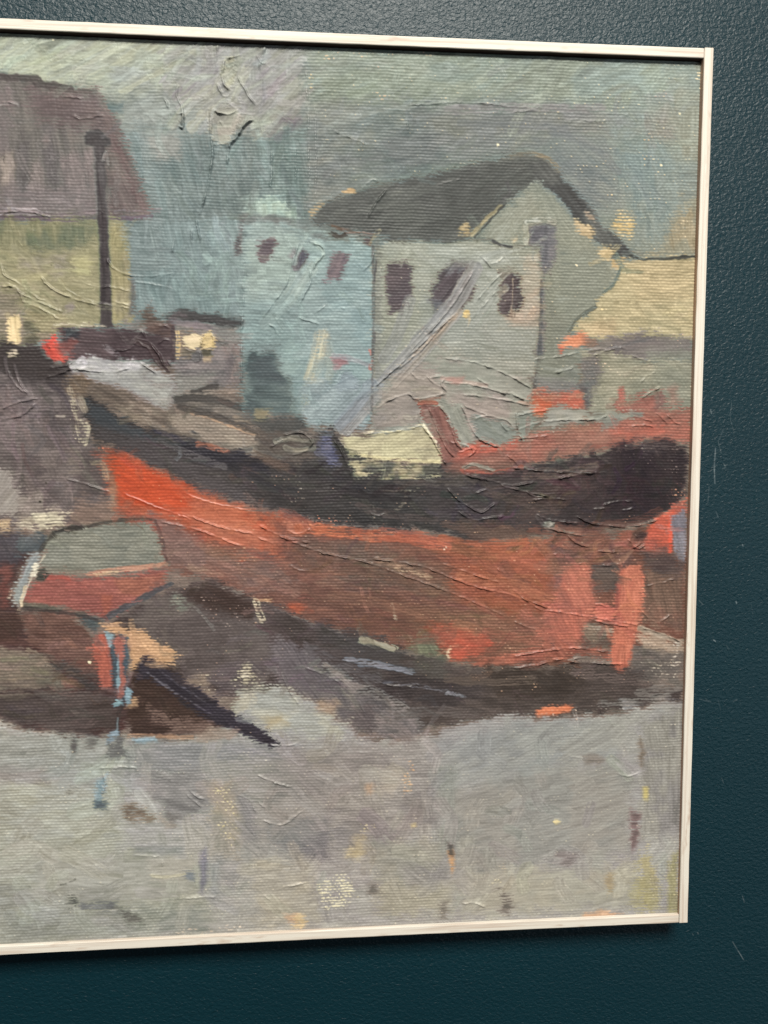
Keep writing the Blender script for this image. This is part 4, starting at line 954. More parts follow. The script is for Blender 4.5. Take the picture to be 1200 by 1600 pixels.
SC([(10, 1150), (1040, 1130), (1040, 1410), (10, 1460)], 110, 52, 24, 20, 60, .055, .42, .16, wv_=.45, tint=[(184, 176, 160), (140, 136, 134), (160, 160, 158), (172, 164, 154)])
SC([(480, 1180), (860, 1150), (860, 1400), (480, 1420)], 30, 40, 18, 70, 50, .05, .45, .16, wv_=.5, tint=[(186, 176, 160), (138, 133, 132)])
P([(862, 1330), (905, 1330), (900, 1348), (882, 1352)], (122, 114, 112), e=6, w=3, a=.8)
P([(920, 1330), (945, 1330), (940, 1360), (922, 1356)], (156, 156, 146), e=10, w=4, a=.75)
P([(870, 1160), (960, 1120), (1010, 1120), (960, 1170), (880, 1200)], (158, 156, 148), e=14, w=5, a=.7, ang=-35)
P([(912, 1182), (930, 1178), (944, 1186), (936, 1196), (916, 1194)], (120, 112, 104), e=6, w=3, a=.85)
P([(1000, 1130), (1078, 1100), (1070, 1300), (1000, 1310)], (136, 134, 132), e=16, w=5, c2=(144, 142, 134), ang=88, st=.07)
P([(985, 1265), (1001, 1270), (998, 1310), (988, 1330), (984, 1310)], (120, 98, 98), e=5, w=3, dry=.16)
P([(1000, 1150), (1008, 1175), (1002, 1200), (998, 1190)], (120, 108, 96), e=5, w=2.5, dry=.2)
P([(1004, 1228), (1014, 1226), (1012, 1248), (1006, 1248)], (200, 182, 110), e=3, w=1.5, dry=.1)
P([(1000, 1330), (1012, 1322), (1016, 1350), (1030, 1370), (1028, 1400), (1018, 1425), (1002, 1420), (990, 1390), (998, 1360)], (178, 166, 122), e=8, w=5, c2=(160, 152, 118), ang=86, dry=.16)
P([(1044, 1350), (1060, 1330), (1066, 1440), (1040, 1430)], (150, 146, 114), e=8, w=4, c2=(146, 142, 104), ang=88, dry=.14)
P([(985, 1380), (1010, 1370), (1030, 1420), (985, 1420)], (166, 160, 116), e=14, w=6, a=.5, dry=.2)
P([(945, 1370), (956, 1360), (960, 1395), (948, 1400)], (158, 140, 108), e=6, w=3, dry=.2, a=.8)
P([(910, 1430), (940, 1420), (970, 1428), (975, 1436), (905, 1438)], (214, 166, 132), e=4, w=3, dry=.12)
P([(456, 1434), (470, 1425), (478, 1440), (470, 1450), (458, 1448)], (222, 190, 140), e=4, w=3, dry=.18, hh=.4)
P([(446, 1432), (462, 1428), (462, 1442), (448, 1442)], (196, 150, 116), e=6, w=3, a=.75)
SP([(490, 1380), (545, 1365), (560, 1400), (540, 1425), (505, 1420)], (226, 216, 176), .8, 2.6)
SP([(525, 1360), (545, 1362), (545, 1385), (525, 1385)], (226, 216, 176), .8, 2.6)
SP([(560, 1285), (590, 1285), (585, 1300), (565, 1300)], (220, 206, 160), .6, 2.6)
SP([(628, 1180), (650, 1195), (645, 1240), (628, 1245)], (216, 170, 126), .6, 2.6)
P([(640, 1288), (650, 1286), (652, 1292), (642, 1294)], (230, 206, 146), e=2, w=1.5)
P([(700, 1330), (708, 1328), (712, 1350), (706, 1365), (702, 1350)], (206, 150, 100), e=4, w=2, dry=.12)
P([(698, 1316), (708, 1318), (708, 1338), (700, 1338)], (104, 96, 92), e=4, w=2, dry=.3)
P([(574, 1382), (588, 1380), (592, 1395), (576, 1400)], (112, 106, 100), e=5, w=3, dry=.24)
SP([(760, 1376), (782, 1372), (785, 1386), (762, 1388)], (230, 214, 170), .7, 2.6)
SP([(775, 1330), (792, 1328), (792, 1360), (778, 1360)], (210, 186, 150), .5, 2.6)
P([(780, 1390), (800, 1400), (795, 1430), (785, 1425)], (112, 104, 98), e=5, w=3, dry=.36)
P([(686, 1405), (700, 1408), (698, 1436), (688, 1436)], (122, 116, 108), e=5, w=3, dry=.3)
P([(866, 1284), (876, 1281), (878, 1285), (868, 1288)], (236, 210, 140), e=2, w=1.5, edge=.4)
P([(314, 1330), (322, 1325), (324, 1370), (318, 1398), (311, 1395)], (122, 116, 132), e=5, w=2, ang=88, a=.9)
P([(326, 1350), (345, 1345), (340, 1395), (328, 1395)], (146, 150, 152), e=8, w=3, a=.7, dry=.15, ang=80)
SP([(335, 1220), (360, 1220), (372, 1330), (400, 1350), (398, 1356), (362, 1330), (338, 1290)], (222, 206, 150), .5, 2.6)
P([(190, 1262), (205, 1254), (215, 1262), (232, 1266), (245, 1280), (220, 1280), (195, 1278)], (118, 100, 88), e=5, w=4, dry=.36, st=.1)
P([(262, 1268), (280, 1276), (274, 1288), (256, 1285)], (120, 112, 110), e=5, w=3, a=.85)
P([(248, 1275), (275, 1290), (260, 1296)], (160, 146, 134), e=5, w=3, a=.7)
P([(150, 1220), (168, 1208), (166, 1232), (160, 1255), (148, 1262)], (126, 152, 166), e=4, w=2.5, c2=(140, 160, 168), ang=80, dry=.1)
P([(144, 1250), (164, 1250), (166, 1266), (146, 1268)], (92, 100, 108), e=5, w=3, dry=.34)
P([(104, 1234), (116, 1232), (116, 1240), (106, 1242)], (92, 90, 88), e=4, w=3, dry=.34)
P([(104, 1398), (120, 1394), (124, 1416), (106, 1424)], (90, 90, 88), e=5, w=3, dry=.44)
P([(126, 1410), (150, 1408), (182, 1406), (180, 1425), (128, 1422)], (112, 112, 116), e=6, w=3, dry=.28)
P([(180, 1418), (205, 1422), (226, 1440), (200, 1445)], (108, 104, 100), e=7, w=4, dry=.32)
P([(206, 1320), (286, 1322), (284, 1336), (210, 1334)], (132, 132, 132), e=6, w=3, a=.75, dry=.14)
P([(232, 1342), (303, 1340), (304, 1374), (234, 1376)], (170, 166, 152), e=3, w=1.5, c2=(164, 160, 148), wv_=.25)
P([(286, 1358), (303, 1356), (304, 1376), (288, 1374)], (120, 124, 132), e=3, w=2, dry=.36)
S([(238, 1368), (262, 1370), (288, 1366)], 5, (190, 184, 156), a=.8, hh=.4)
S([(95, 1382), (108, 1378), (118, 1372)], 3, (96, 96, 92), a=.8, dry=.2, hh=.4)
SP([(265, 1452), (325, 1446), (380, 1446), (400, 1452), (270, 1462)], (230, 206, 180), .65, 2.6)
SP([(1050, 1380), (1066, 1340), (1066, 1440), (1050, 1438)], (212, 196, 140), .35, 2.6)
SOFT[:] = [0.0, 1.0]
for q, w_, c_, dr in [
    ([(470, 826), (530, 832), (590, 842)], 16, (190, 98, 72), .22), ([(560, 836), (640, 842), (700, 856)], 14, (176, 92, 70), .25), ([(690, 842), (760, 850), (820, 846)], 14, (164, 90, 66), .2),
    ([(440, 800), (470, 812), (480, 826)], 14, (156, 88, 74), .2), ([(700, 820), (760, 832), (830, 834)], 16, (100, 78, 70), .2), ([(830, 826), (880, 836), (940, 838)], 14, (128, 82, 70), .24),
    ([(930, 820), (985, 816), (1030, 800)], 12, (112, 78, 70), .26), ([(980, 700), (1020, 694), (1056, 700)], 12, (96, 84, 82), .3), ([(820, 745), (880, 740), (930, 728)], 12, (104, 84, 78), .26),
    ([(760, 770), (820, 785), (870, 800)], 14, (92, 76, 72), .24), ([(620, 752), (680, 756), (740, 752)], 10, (90, 80, 76), .28), ([(560, 790), (620, 806), (680, 812)], 12, (84, 72, 70), .22),
    ([(520, 760), (580, 776), (640, 782)], 12, (52, 46, 48), .15), ([(360, 730), (410, 752), (460, 770)], 12, (54, 52, 56), .15), ([(250, 690), (300, 712), (350, 730)], 10, (96, 92, 94), .28),
    ([(480, 880), (560, 890), (640, 905)], 18, (120, 84, 70), .2), ([(520, 930), (600, 945), (660, 965)], 18, (134, 92, 76), .22), ([(720, 900), (800, 915), (860, 935)], 18, (160, 98, 74), .22),
    ([(330, 880), (400, 900), (460, 925)], 16, (140, 100, 88), .22), ([(760, 985), (820, 1000), (870, 1010)], 14, (150, 92, 76), .2), ([(820, 960), (850, 985), (880, 1020)], 14, (162, 98, 82), .22),
    ([(900, 1050), (960, 1060), (1010, 1072)], 14, (112, 96, 92), .28), ([(1000, 1085), (1040, 1078), (1066, 1074)], 16, (128, 120, 116), .2), ([(940, 1100), (990, 1096), (1040, 1090)], 14, (138, 132, 128), .26),
    ([(700, 1060), (760, 1066), (830, 1062)], 14, (92, 78, 72), .26), ([(620, 1120), (680, 1112), (740, 1118)], 14, (104, 92, 90), .24), ([(480, 1010), (540, 1040), (590, 1060)], 14, (104, 94, 94), .26)]:
    S(q, w_, c_, a=.8, dry=dr, hh=.3, rag=3, e=3)
P([(884, 886), (914, 882), (922, 892), (926, 930), (934, 945), (915, 975), (903, 1000), (862, 1000), (848, 980), (854, 960), (872, 930), (876, 902)], (180, 112, 96), e=7, w=3, c2=(164, 98, 84), a=.75, ang=72, st=.1, dry=-.05)
P([(930, 946), (950, 944), (964, 955), (956, 968), (934, 970), (926, 960)], (188, 108, 94), e=4, w=2, a=.8)
P([(928, 886), (964, 882), (961, 922), (928, 923)], (88, 78, 76), e=6, w=3, c2=(104, 88, 82), a=.8)
# --- near boat, lower left
P([(LF, 830), (0, 832), (40, 830), (60, 850), (40, 880), (20, 920), (30, 960), (60, 1000), (180, 1000), (205, 1060), (210, 1100), (200, 1145), (150, 1150), (118, 1148), (110, 1140), (60, 1140), (0, 1124), (LF, 1124)], (92, 66, 62), e=7, w=4, c2=(82, 64, 62), ang=4, st=.1, wv_=1)
P([(LF, 834), (0, 834), (30, 830), (50, 840), (30, 880), (0, 890), (LF, 890)], (92, 88, 96), e=9, w=4, c2=(80, 74, 80), a=.9)
P([(0, 880), (20, 882), (14, 950), (0, 950)], (122, 72, 66), e=9, w=4, a=.85)
P([(30, 840), (60, 832), (78, 845), (66, 866), (26, 868)], (86, 92, 98), e=6, w=4, c2=(100, 104, 110), ang=-40, st=.1)
P([(48, 866), (68, 866), (44, 910), (34, 945), (20, 945), (18, 930), (30, 900)], (148, 156, 156), e=4, w=2, c2=(138, 146, 150), ang=-65, st=.08, dry=-0.3)
P([(56, 880), (62, 884), (58, 902), (46, 904)], (212, 206, 184), e=3, w=2)
P([(78, 838), (92, 830), (130, 824), (190, 814), (240, 816), (252, 850), (258, 880), (200, 892), (140, 896), (72, 900), (60, 886)], (126, 128, 119), e=5, w=2.5, c2=(118, 121, 114), ang=2, st=.05, wv_=1)
P([(70, 884), (130, 890), (128, 902), (72, 902)], (124, 118, 108), e=7, w=3, a=.7)
S([(140, 898), (180, 890), (225, 886), (258, 882)], 9, (190, 134, 112), a=.85, dry=.14)
S([(150, 898), (165, 896), (182, 894)], 8, (198, 170, 134), a=.7, dry=.2)
P([(72, 900), (130, 902), (190, 900), (260, 888), (258, 918), (230, 930), (200, 945), (170, 962), (160, 966), (120, 955), (80, 948), (38, 944), (42, 918)], (160, 92, 84), e=5, w=3, c2=(150, 86, 80), ang=4, st=.09, wv_=1)
P([(186, 906), (256, 896), (256, 915), (215, 932), (186, 930)], (164, 100, 82), e=9, w=4, a=.8, ang=-30)
P([(70, 898), (112, 900), (110, 906), (74, 906)], (182, 88, 80), e=5, w=2, a=.8)
P([(158, 930), (174, 930), (170, 962), (160, 966)], (168, 92, 76), e=5, w=2, a=.8)
P([(60, 890), (70, 888), (70, 908), (58, 908)], (72, 72, 66), e=3, w=2, dry=.34)
P([(34, 942), (80, 946), (120, 955), (130, 962), (90, 962), (36, 956)], (92, 88, 80), e=6, w=3, dry=.1, c2=(104, 98, 88))
P([(118, 958), (150, 962), (160, 972), (150, 990), (136, 980)], (84, 92, 94), e=6, w=3, c2=(74, 84, 88), ang=30)
S([(40, 918), (34, 935), (34, 946)], 5, (220, 200, 164), a=.85, dry=.25)
S([(28, 956), (32, 966)], 7, (206, 186, 156), a=.7, dry=.4)
S([(16, 924), (14, 935)], 5, (200, 186, 166), a=.7, dry=.36)
P([(34, 958), (110, 958), (136, 980), (146, 1000), (150, 1050), (110, 1050), (60, 1020), (36, 990)], (112, 82, 73), e=8, w=4, c2=(120, 86, 78), ang=4, st=.08)
P([(60, 1010), (140, 1000), (150, 1060), (110, 1060)], (114, 84, 78), e=12, w=5, a=.7)
P([(LF, 960), (0, 960), (34, 960), (30, 1010), (0, 1010), (LF, 1010)], (88, 66, 58), e=14, w=5, a=.8)
P([(LF, 1008), (0, 1010), (44, 1014), (80, 1038), (112, 1066), (100, 1080), (0, 1082), (LF, 1082)], (112, 102, 92), e=7, w=4, c2=(122, 108, 98), ang=10, st=.08)
S([(44, 1016), (70, 1030), (95, 1048)], 8, (142, 124, 110), a=.75, dry=.16)
P([(80, 1036), (115, 1040), (150, 1070), (155, 1086), (120, 1070)], (78, 76, 74), e=8, w=4, a=.8, ang=40)
P([(100, 1060), (120, 1062), (118, 1076), (100, 1076)], (134, 94, 84), e=9, w=4, a=.7)
P([(LF, 1080), (0, 1082), (100, 1078), (180, 1086), (185, 1140), (120, 1146), (60, 1138), (0, 1122), (LF, 1120)], (86, 75, 71), e=8, w=4, c2=(92, 81, 77), ang=3, st=.1)
S([(0, 1086), (60, 1084), (120, 1078)], 6, (120, 108, 98), a=.6, dry=.26)
SC([(0, 960), (140, 970), (150, 1130), (0, 1120)], 30, 40, 8, 4, 10, .06, .5, .12, wv_=1)
S([(62, 862), (76, 842), (96, 830), (140, 822), (190, 813), (238, 811)], 5, (70, 66, 62), a=.75, dry=.05)
S([(84, 832), (110, 826), (126, 824)], 8, (52, 50, 48), a=.8, dry=.08)
S([(242, 814), (252, 840), (260, 876)], 5, (96, 72, 70), a=.6)
S([(36, 950), (90, 956), (130, 962), (158, 972)], 6, (70, 62, 60), a=.7, dry=.05)
S([(160, 968), (200, 946), (240, 926), (266, 912)], 8, (72, 78, 84), a=.8)
S([(70, 868), (52, 896), (36, 936)], 2.5, (206, 198, 176), a=.7, dry=.1)
# tan gap and planks beside the keel
P([(158, 978), (180, 972), (200, 985), (225, 985), (232, 1000), (260, 1008), (280, 1030), (270, 1042), (240, 1038), (220, 1030), (212, 1050), (206, 1060), (200, 1010), (182, 992)], (200, 154, 114), e=4, w=2.5, c2=(192, 148, 112), ang=3, st=.06, wv_=1)
P([(296, 1060), (320, 1052), (332, 1080), (320, 1090), (300, 1075)], (146, 126, 112), e=9, w=4, a=.8)
P([(330, 1060), (370, 1030), (420, 1035), (400, 1060), (360, 1080), (340, 1085)], (88, 80, 82), e=12, w=5, a=.7)
P([(364, 1052), (378, 1036), (396, 1038), (400, 1062), (366, 1064)], (200, 186, 156), e=6, w=4, dry=.4)
P([(205, 1060), (216, 1034), (230, 1036), (300, 1080), (350, 1115), (380, 1135), (330, 1140), (260, 1155), (205, 1150), (200, 1100)], (74, 59, 53), e=5, w=3, c2=(68, 54, 50), ang=8, st=.1, wv_=1)
P([(216, 1036), (228, 1030), (262, 1048), (310, 1078), (360, 1110), (410, 1138), (436, 1160), (420, 1166), (370, 1146), (330, 1128), (280, 1092), (236, 1060), (214, 1062)], (64, 60, 70), e=4, w=2.5, c2=(56, 52, 60), ang=33, st=.1, wv_=1, dry=-0.3)
S([(230, 1050), (280, 1086), (330, 1116)], 3, (136, 134, 140), a=.5, dry=.34)
S([(240, 1042), (290, 1076), (320, 1096)], 3, (120, 120, 130), a=.5, dry=.36)
P([(196, 1090), (214, 1085), (212, 1102), (198, 1104)], (176, 138, 108), e=7, w=4, dry=.26)
P([(230, 1105), (262, 1115), (275, 1135), (240, 1130)], (134, 110, 98), e=10, w=6, dry=.3, a=.7)
P([(270, 1120), (330, 1128), (330, 1148), (260, 1152)], (122, 100, 90), e=9, w=5, dry=.2, a=.8)
P([(330, 1136), (376, 1138), (360, 1155), (300, 1160)], (150, 130, 120), e=8, w=5, dry=.14, a=.8)
S([(200, 1150), (240, 1150), (300, 1152)], 6, (186, 142, 116), a=.7, dry=.22)
P([(376, 1085), (400, 1070), (400, 1110), (370, 1115), (358, 1105)], (170, 168, 154), e=7, w=4, c2=(188, 180, 156), dry=.08)
# blue stroke and red keel boards
P([(146, 992), (164, 990), (172, 1010), (176, 1040), (176, 1070), (168, 1080), (158, 1076), (152, 1050), (144, 1015)], (178, 94, 80), e=5, w=2, c2=(168, 90, 78), ang=86, st=.08, dry=-0.3)
P([(164, 988), (178, 992), (176, 1014), (170, 1010)], (128, 158, 172), e=4, w=1.5, dry=-0.3)
P([(176, 1000), (186, 992), (198, 998), (202, 1020), (198, 1060), (200, 1090), (194, 1102), (184, 1104), (178, 1070), (174, 1020)], (74, 86, 94), e=4, w=2, ang=88, st=.1, dry=-0.3)
P([(178, 1000), (186, 994), (194, 1002), (194, 1040), (196, 1070), (190, 1092), (184, 1090), (186, 1050), (180, 1020)], (160, 94, 84), e=4, w=2, ang=88, st=.12, dry=-0.3)
P([(182, 1022), (186, 1020), (188, 1060), (184, 1090), (182, 1060)], (118, 146, 160), e=3, w=1.5, dry=-0.3)
P([(180, 1092), (192, 1090), (192, 1102), (181, 1104)], (136, 172, 186), e=3, w=2, dry=.1)
P([(198, 1072), (203, 1080), (204, 1100), (196, 1104), (194, 1092)], (128, 158, 176), e=3, w=1.5, dry=-0.3)
S([(190, 1104), (184, 1120), (184, 1145), (190, 1165)], 6, (70, 62, 60), a=.8, dry=.2)
S([(184, 1122), (183, 1140), (182, 1150)], 4, (126, 142, 146), a=.8)
P([(166, 1148), (184, 1138), (186, 1150), (172, 1165), (164, 1162)], (132, 152, 170), e=4, w=2.5, dry=.12)
P([(208, 1154), (240, 1152), (246, 1158), (212, 1162)], (136, 160, 174), e=5, w=3)
P([(168, 1158), (196, 1152), (196, 1180), (172, 1185)], (108, 106, 106), e=9, w=4, dry=.26)
P([(110, 1145), (120, 1150), (118, 1180), (112, 1175)], (104, 100, 98), e=5, w=3, dry=.3)
P([(134, 1148), (152, 1150), (148, 1172), (134, 1168)], (112, 108, 106), e=6, w=3, dry=.4)
SP([(240, 1150), (420, 1110), (420, 1160), (240, 1165)], (206, 180, 150), .2, 2.6)
# brushes dragged over the joins: short strokes that carry colour from one patch into the next
SC([(-540, 60), (1080, 80), (1080, 1100), (-540, 1150)], 620, 38, 8, 12, 45, .03, .5, .12, wv_=.9, dry=.22)
SC([(0, 560), (1070, 620), (1060, 1130), (0, 1130)], 420, 34, 7, 14, 25, .04, .6, .14, wv_=.95, dry=.26)
bristles()
# --- thick paint: ridges left by the knife
for q, h in [
    ([(279, 130), (277, 150), (286, 172), (285, 200)], 1.50), ([(255, 150), (262, 165), (263, 172)], 1.05), ([(275, 178), (286, 180), (286, 200), (276, 196)], 1.20),
    ([(340, 68), (341, 90), (338, 110)], 1.20), ([(352, 90), (348, 115), (352, 135), (362, 142)], 1.35), ([(352, 92), (372, 88), (378, 84)], 1.35),
    ([(371, 118), (380, 135), (392, 155), (400, 165)], 1.50), ([(338, 130), (350, 150), (362, 148)], 1.35), ([(332, 172), (345, 178), (360, 178), (374, 170)], 1.95),
    ([(330, 175), (330, 210), (333, 240), (325, 290), (314, 330), (306, 340)], 1.65), ([(400, 186), (384, 195), (370, 215), (358, 232), (356, 260)], 1.80),
    ([(330, 225), (345, 226), (362, 222)], 1.20), ([(338, 195), (345, 190), (350, 200)], 0.90), ([(306, 340), (312, 368), (313, 385)], 1.35), ([(300, 355), (300, 385)], 1.05), ([(273, 370), (270, 398)], 1.20),
    ([(415, 70), (410, 90), (405, 110)], 1.20), ([(400, 85), (410, 100), (418, 95)], 1.35), ([(478, 90), (480, 140), (482, 200), (484, 330)], .35), ([(492, 160), (494, 240), (493, 310)], .4),
    ([(425, 235), (424, 280), (422, 300)], 0.75), ([(462, 230), (463, 290)], 0.60),
    ([(0, 362), (60, 360)], .1), ([(636, 165), (720, 160), (800, 166), (850, 168)], .7), ([(520, 205), (560, 220), (575, 228)], .6), ([(634, 180), (640, 210)], .5), ([(560, 300), (580, 282), (594, 284)], .5),
    ([(575, 340), (584, 322), (596, 306), (605, 296)], 1.1), ([(566, 352), (580, 330), (590, 316)], .7), ([(680, 290), (700, 284), (722, 280)], .5),
    ([(880, 188), (950, 190)], .5), ([(945, 176), (985, 180)], .5), ([(800, 175), (845, 172)], .6),
    ([(0, 408), (8, 430), (28, 442), (60, 466), (75, 470)], .9), ([(0, 448), (25, 450), (40, 475)], .8), ([(8, 440), (40, 462), (75, 478), (100, 488)], .8), ([(62, 430), (80, 450), (120, 468), (158, 478)], 1.0), ([(100, 450), (140, 470), (205, 482)], .7),
    ([(166, 402), (178, 420), (205, 430), (240, 431), (272, 426)], .9), ([(110, 436), (150, 448), (170, 448), (205, 455)], .7), ([(175, 470), (205, 478)], .6), ([(208, 440), (250, 446), (275, 452)], .5), ([(30, 470), (60, 480), (95, 500)], .7),
    ([(0, 160), (22, 162), (30, 166)], .8), ([(95, 150), (130, 154)], .6), ([(110, 180), (130, 186), (165, 178)], .6), ([(0, 334), (40, 330), (80, 340)], 1.0),
    ([(70, 590), (100, 582), (115, 576), (170, 582), (205, 574)], 1.2), ([(75, 575), (105, 570), (118, 562)], .8), ([(176, 548), (200, 546), (214, 534), (225, 540), (248, 552)], 1.2), ([(216, 526), (222, 518), (230, 530)], .9), ([(234, 536), (250, 556), (256, 570), (266, 580)], 1.3), ([(215, 562), (232, 575), (248, 585)], 1.1), ([(260, 560), (270, 575)], 1.0), ([(240, 508), (260, 510), (272, 518)], .8), ([(245, 540), (258, 530), (268, 535)], .7),
    ([(95, 530), (105, 528), (120, 532)], 1.0), ([(285, 540), (296, 548), (312, 544)], .8), ([(298, 555), (306, 548), (314, 552), (312, 562), (302, 566)], .9), ([(316, 525), (316, 545)], .7), ([(324, 524), (334, 526), (334, 544)], .7),
    ([(10, 570), (20, 595), (40, 615)], 1.0), ([(0, 655), (35, 648), (62, 625)], 1.1), ([(0, 640), (30, 628), (62, 622)], 1.0), ([(22, 575), (32, 600), (46, 618)], .8),
    ([(380, 420), (380, 480), (378, 520), (378, 600)], 1.0), ([(454, 422), (446, 448), (430, 470), (410, 498)], .9), ([(484, 420), (486, 440), (476, 460), (466, 480)], 1.0), ([(465, 496), (485, 502), (500, 506)], .9), ([(486, 378), (504, 386), (506, 398), (494, 412), (488, 425)], .9), ([(416, 505), (430, 512), (424, 512)], .6), ([(530, 478), (540, 484)], .7), ([(440, 476), (452, 480), (450, 492)], .6), ([(586, 390), (580, 410), (566, 425)], .6), ([(490, 490), (512, 475)], .5), ([(468, 376), (462, 395), (456, 418)], .9),
    ([(712, 490), (670, 528), (630, 565), (585, 605)], 1.1), ([(742, 420), (712, 470), (668, 524)], .8), ([(735, 426), (716, 452), (700, 474)], .9), ([(700, 500), (660, 545), (620, 580)], .8), ([(690, 500), (650, 540), (600, 590)], .7), ([(636, 560), (624, 572), (600, 600)], .6),
    ([(770, 422), (752, 402), (740, 398)], .7), ([(745, 470), (770, 440), (788, 425)], .8), ([(748, 486), (775, 455)], .7), ([(755, 400), (770, 412), (790, 400)], .6),
    ([(640, 578), (650, 590), (662, 592), (694, 588), (690, 600), (700, 614)], 1.2), ([(694, 560), (740, 566), (790, 584), (832, 608)], 1.3), ([(690, 598), (730, 600), (780, 612), (828, 626)], 1.0), ([(702, 614), (760, 620), (830, 634)], 1.1), ([(744, 590), (780, 612), (800, 615), (830, 632)], 1.2), ([(586, 640), (610, 624), (640, 616), (650, 624), (682, 618), (700, 614)], 1.5), ([(664, 585), (680, 600), (700, 606)], .8),
    ([(655, 640), (656, 660), (670, 678), (684, 700), (698, 728)], 1.5), ([(670, 636), (684, 672), (700, 704), (712, 714)], 1.3), ([(684, 632), (700, 652), (712, 690), (724, 704)], 1.3), ([(700, 640), (710, 670), (718, 690)], .9), ([(720, 632), (735, 664), (750, 686), (782, 700)], 1.5), ([(722, 632), (760, 648), (790, 656), (806, 672)], 1.0), ([(738, 656), (760, 650), (792, 656)], .9), ([(782, 660), (798, 680)], .8), ([(806, 640), (810, 672), (816, 690)], 1.0), ([(808, 672), (840, 660), (880, 656), (930, 655), (950, 648)], 1.3), ([(806, 650), (830, 644), (858, 640)], 1.0), ([(714, 708), (738, 700), (742, 706), (728, 716)], .9), ([(700, 690), (735, 698), (740, 712)], .8),
    ([(560, 678), (620, 674), (660, 664)], .9), ([(724, 732), (730, 726), (745, 728), (770, 736)], 1.0), ([(790, 710), (806, 722), (812, 735)], 1.0), ([(726, 742), (762, 750), (800, 758), (840, 752)], 1.6), ([(800, 730), (850, 736), (900, 738), (950, 738)], 1.4), ([(870, 748), (900, 742), (930, 738)], 1.5), ([(780, 758), (820, 768), (860, 776)], 1.5), ([(830, 782), (860, 778), (890, 782)], 1.2), ([(698, 762), (720, 784), (750, 800), (760, 796), (776, 784)], 1.2), ([(715, 798), (740, 812), (770, 808), (790, 806)], 1.1), ([(740, 772), (765, 762)], .8), ([(820, 766), (836, 776), (860, 772)], .9),
    ([(836, 803), (860, 812), (905, 818)], 1.3), ([(900, 806), (920, 816), (960, 822), (1000, 820), (1030, 810)], 1.5), ([(852, 824), (885, 832), (915, 838)], 1.5), ([(885, 836), (905, 850), (925, 854)], 1.3), ([(940, 790), (960, 784), (990, 782)], .9), ([(970, 798), (992, 794)], .9), ([(1008, 794), (1016, 796)], .8), ([(924, 796), (950, 794)], .8), ([(990, 832), (1000, 848), (985, 858)], 1.3), ([(980, 840), (995, 856), (1010, 848)], 1.2), ([(932, 860), (960, 862), (970, 858)], 1.2), ([(938, 884), (955, 882), (972, 882)], 1.0), ([(862, 866), (874, 865)], .8), ([(915, 876), (900, 884)], .6),
    ([(865, 582), (885, 578), (900, 572)], 1.4), ([(832, 562), (880, 556), (908, 550)], .7), ([(925, 556), (960, 544), (980, 543)], .9), ([(918, 548), (945, 545), (975, 548)], .8), ([(985, 554), (1005, 562), (1022, 566)], 1.0), ([(1000, 600), (1010, 588), (1026, 580)], 1.0), ([(1002, 622), (1018, 612), (1034, 604)], 1.3), ([(985, 648), (1005, 654), (1022, 660)], 1.0), ([(984, 666), (1010, 664), (1024, 668)], 1.0), ([(1024, 644), (1036, 655), (1045, 664)], 1.0), ([(1040, 646), (1055, 660), (1066, 664)], .9), ([(806, 686), (840, 682), (860, 680)], .9), ([(880, 680), (886, 672)], .8), ([(1048, 560), (1062, 566)], .6),
    ([(403, 820), (440, 838), (500, 862), (560, 875), (600, 886)], 1.2), ([(280, 800), (340, 822), (400, 835)], 1.0), ([(440, 838), (475, 846), (485, 850)], 1.0), ([(250, 815), (310, 828), (380, 855)], .8), ([(580, 872), (660, 885), (730, 912), (800, 930), (860, 950)], 1.3), ([(690, 880), (730, 894), (780, 910)], 1.1), ([(600, 888), (700, 924), (790, 962)], 1.0), ([(450, 880), (465, 890), (490, 892)], .8), ([(446, 810), (450, 828), (468, 834), (488, 824)], .9), ([(775, 885), (782, 892), (790, 890)], .8), ([(800, 920), (840, 950), (870, 955), (960, 970), (1000, 976)], .9), ([(800, 970), (840, 985)], .7), ([(400, 838), (430, 850)], .8),
    ([(800, 1026), (840, 1018), (900, 1012), (950, 1018)], 1.2), ([(830, 1042), (870, 1030), (905, 1034), (950, 1036), (985, 1038)], 1.4), ([(800, 1044), (840, 1038)], .9), ([(846, 1004), (850, 1018)], .8), ([(885, 1038), (900, 1028), (920, 1026)], 1.2), ([(1002, 980), (1030, 988), (1064, 1002)], 1.2), ([(1000, 950), (1010, 962), (1028, 972), (1050, 958)], 1.0), ([(1008, 916), (1035, 910), (1056, 903)], 1.0), ([(920, 966), (950, 974), (985, 978)], 1.0), ([(926, 948), (935, 944), (955, 950)], .6),
    ([(0, 1218), (15, 1216), (20, 1222)], .6), ([(298, 1222), (300, 1238), (322, 1250)], 1.0), ([(290, 1240), (310, 1255), (316, 1262)], .9), ([(400, 1210), (430, 1222), (458, 1230)], .9), ([(408, 1280), (440, 1288), (470, 1268), (480, 1264)], .9), ([(402, 1250), (425, 1272)], .7), ([(368, 1240), (390, 1250), (400, 1270)], .7), ([(430, 1390), (450, 1384), (480, 1378)], .9), ([(400, 1385), (424, 1408)], .5), ([(254, 1340), (254, 1376)], .9), ([(260, 1405), (300, 1402), (340, 1400)], .7), ([(206, 1336), (254, 1338)], .6), ([(150, 1200), (200, 1198), (218, 1202)], .7), ([(160, 1205), (165, 1220), (160, 1245)], .7), ([(720, 1412), (740, 1410), (760, 1418)], .8), ([(400, 1160), (440, 1165), (470, 1160)], .6), ([(110, 1358), (125, 1345)], .4), ([(960, 1206), (980, 1212), (1000, 1206)], .6), ([(885, 1180), (930, 1188)], .3),
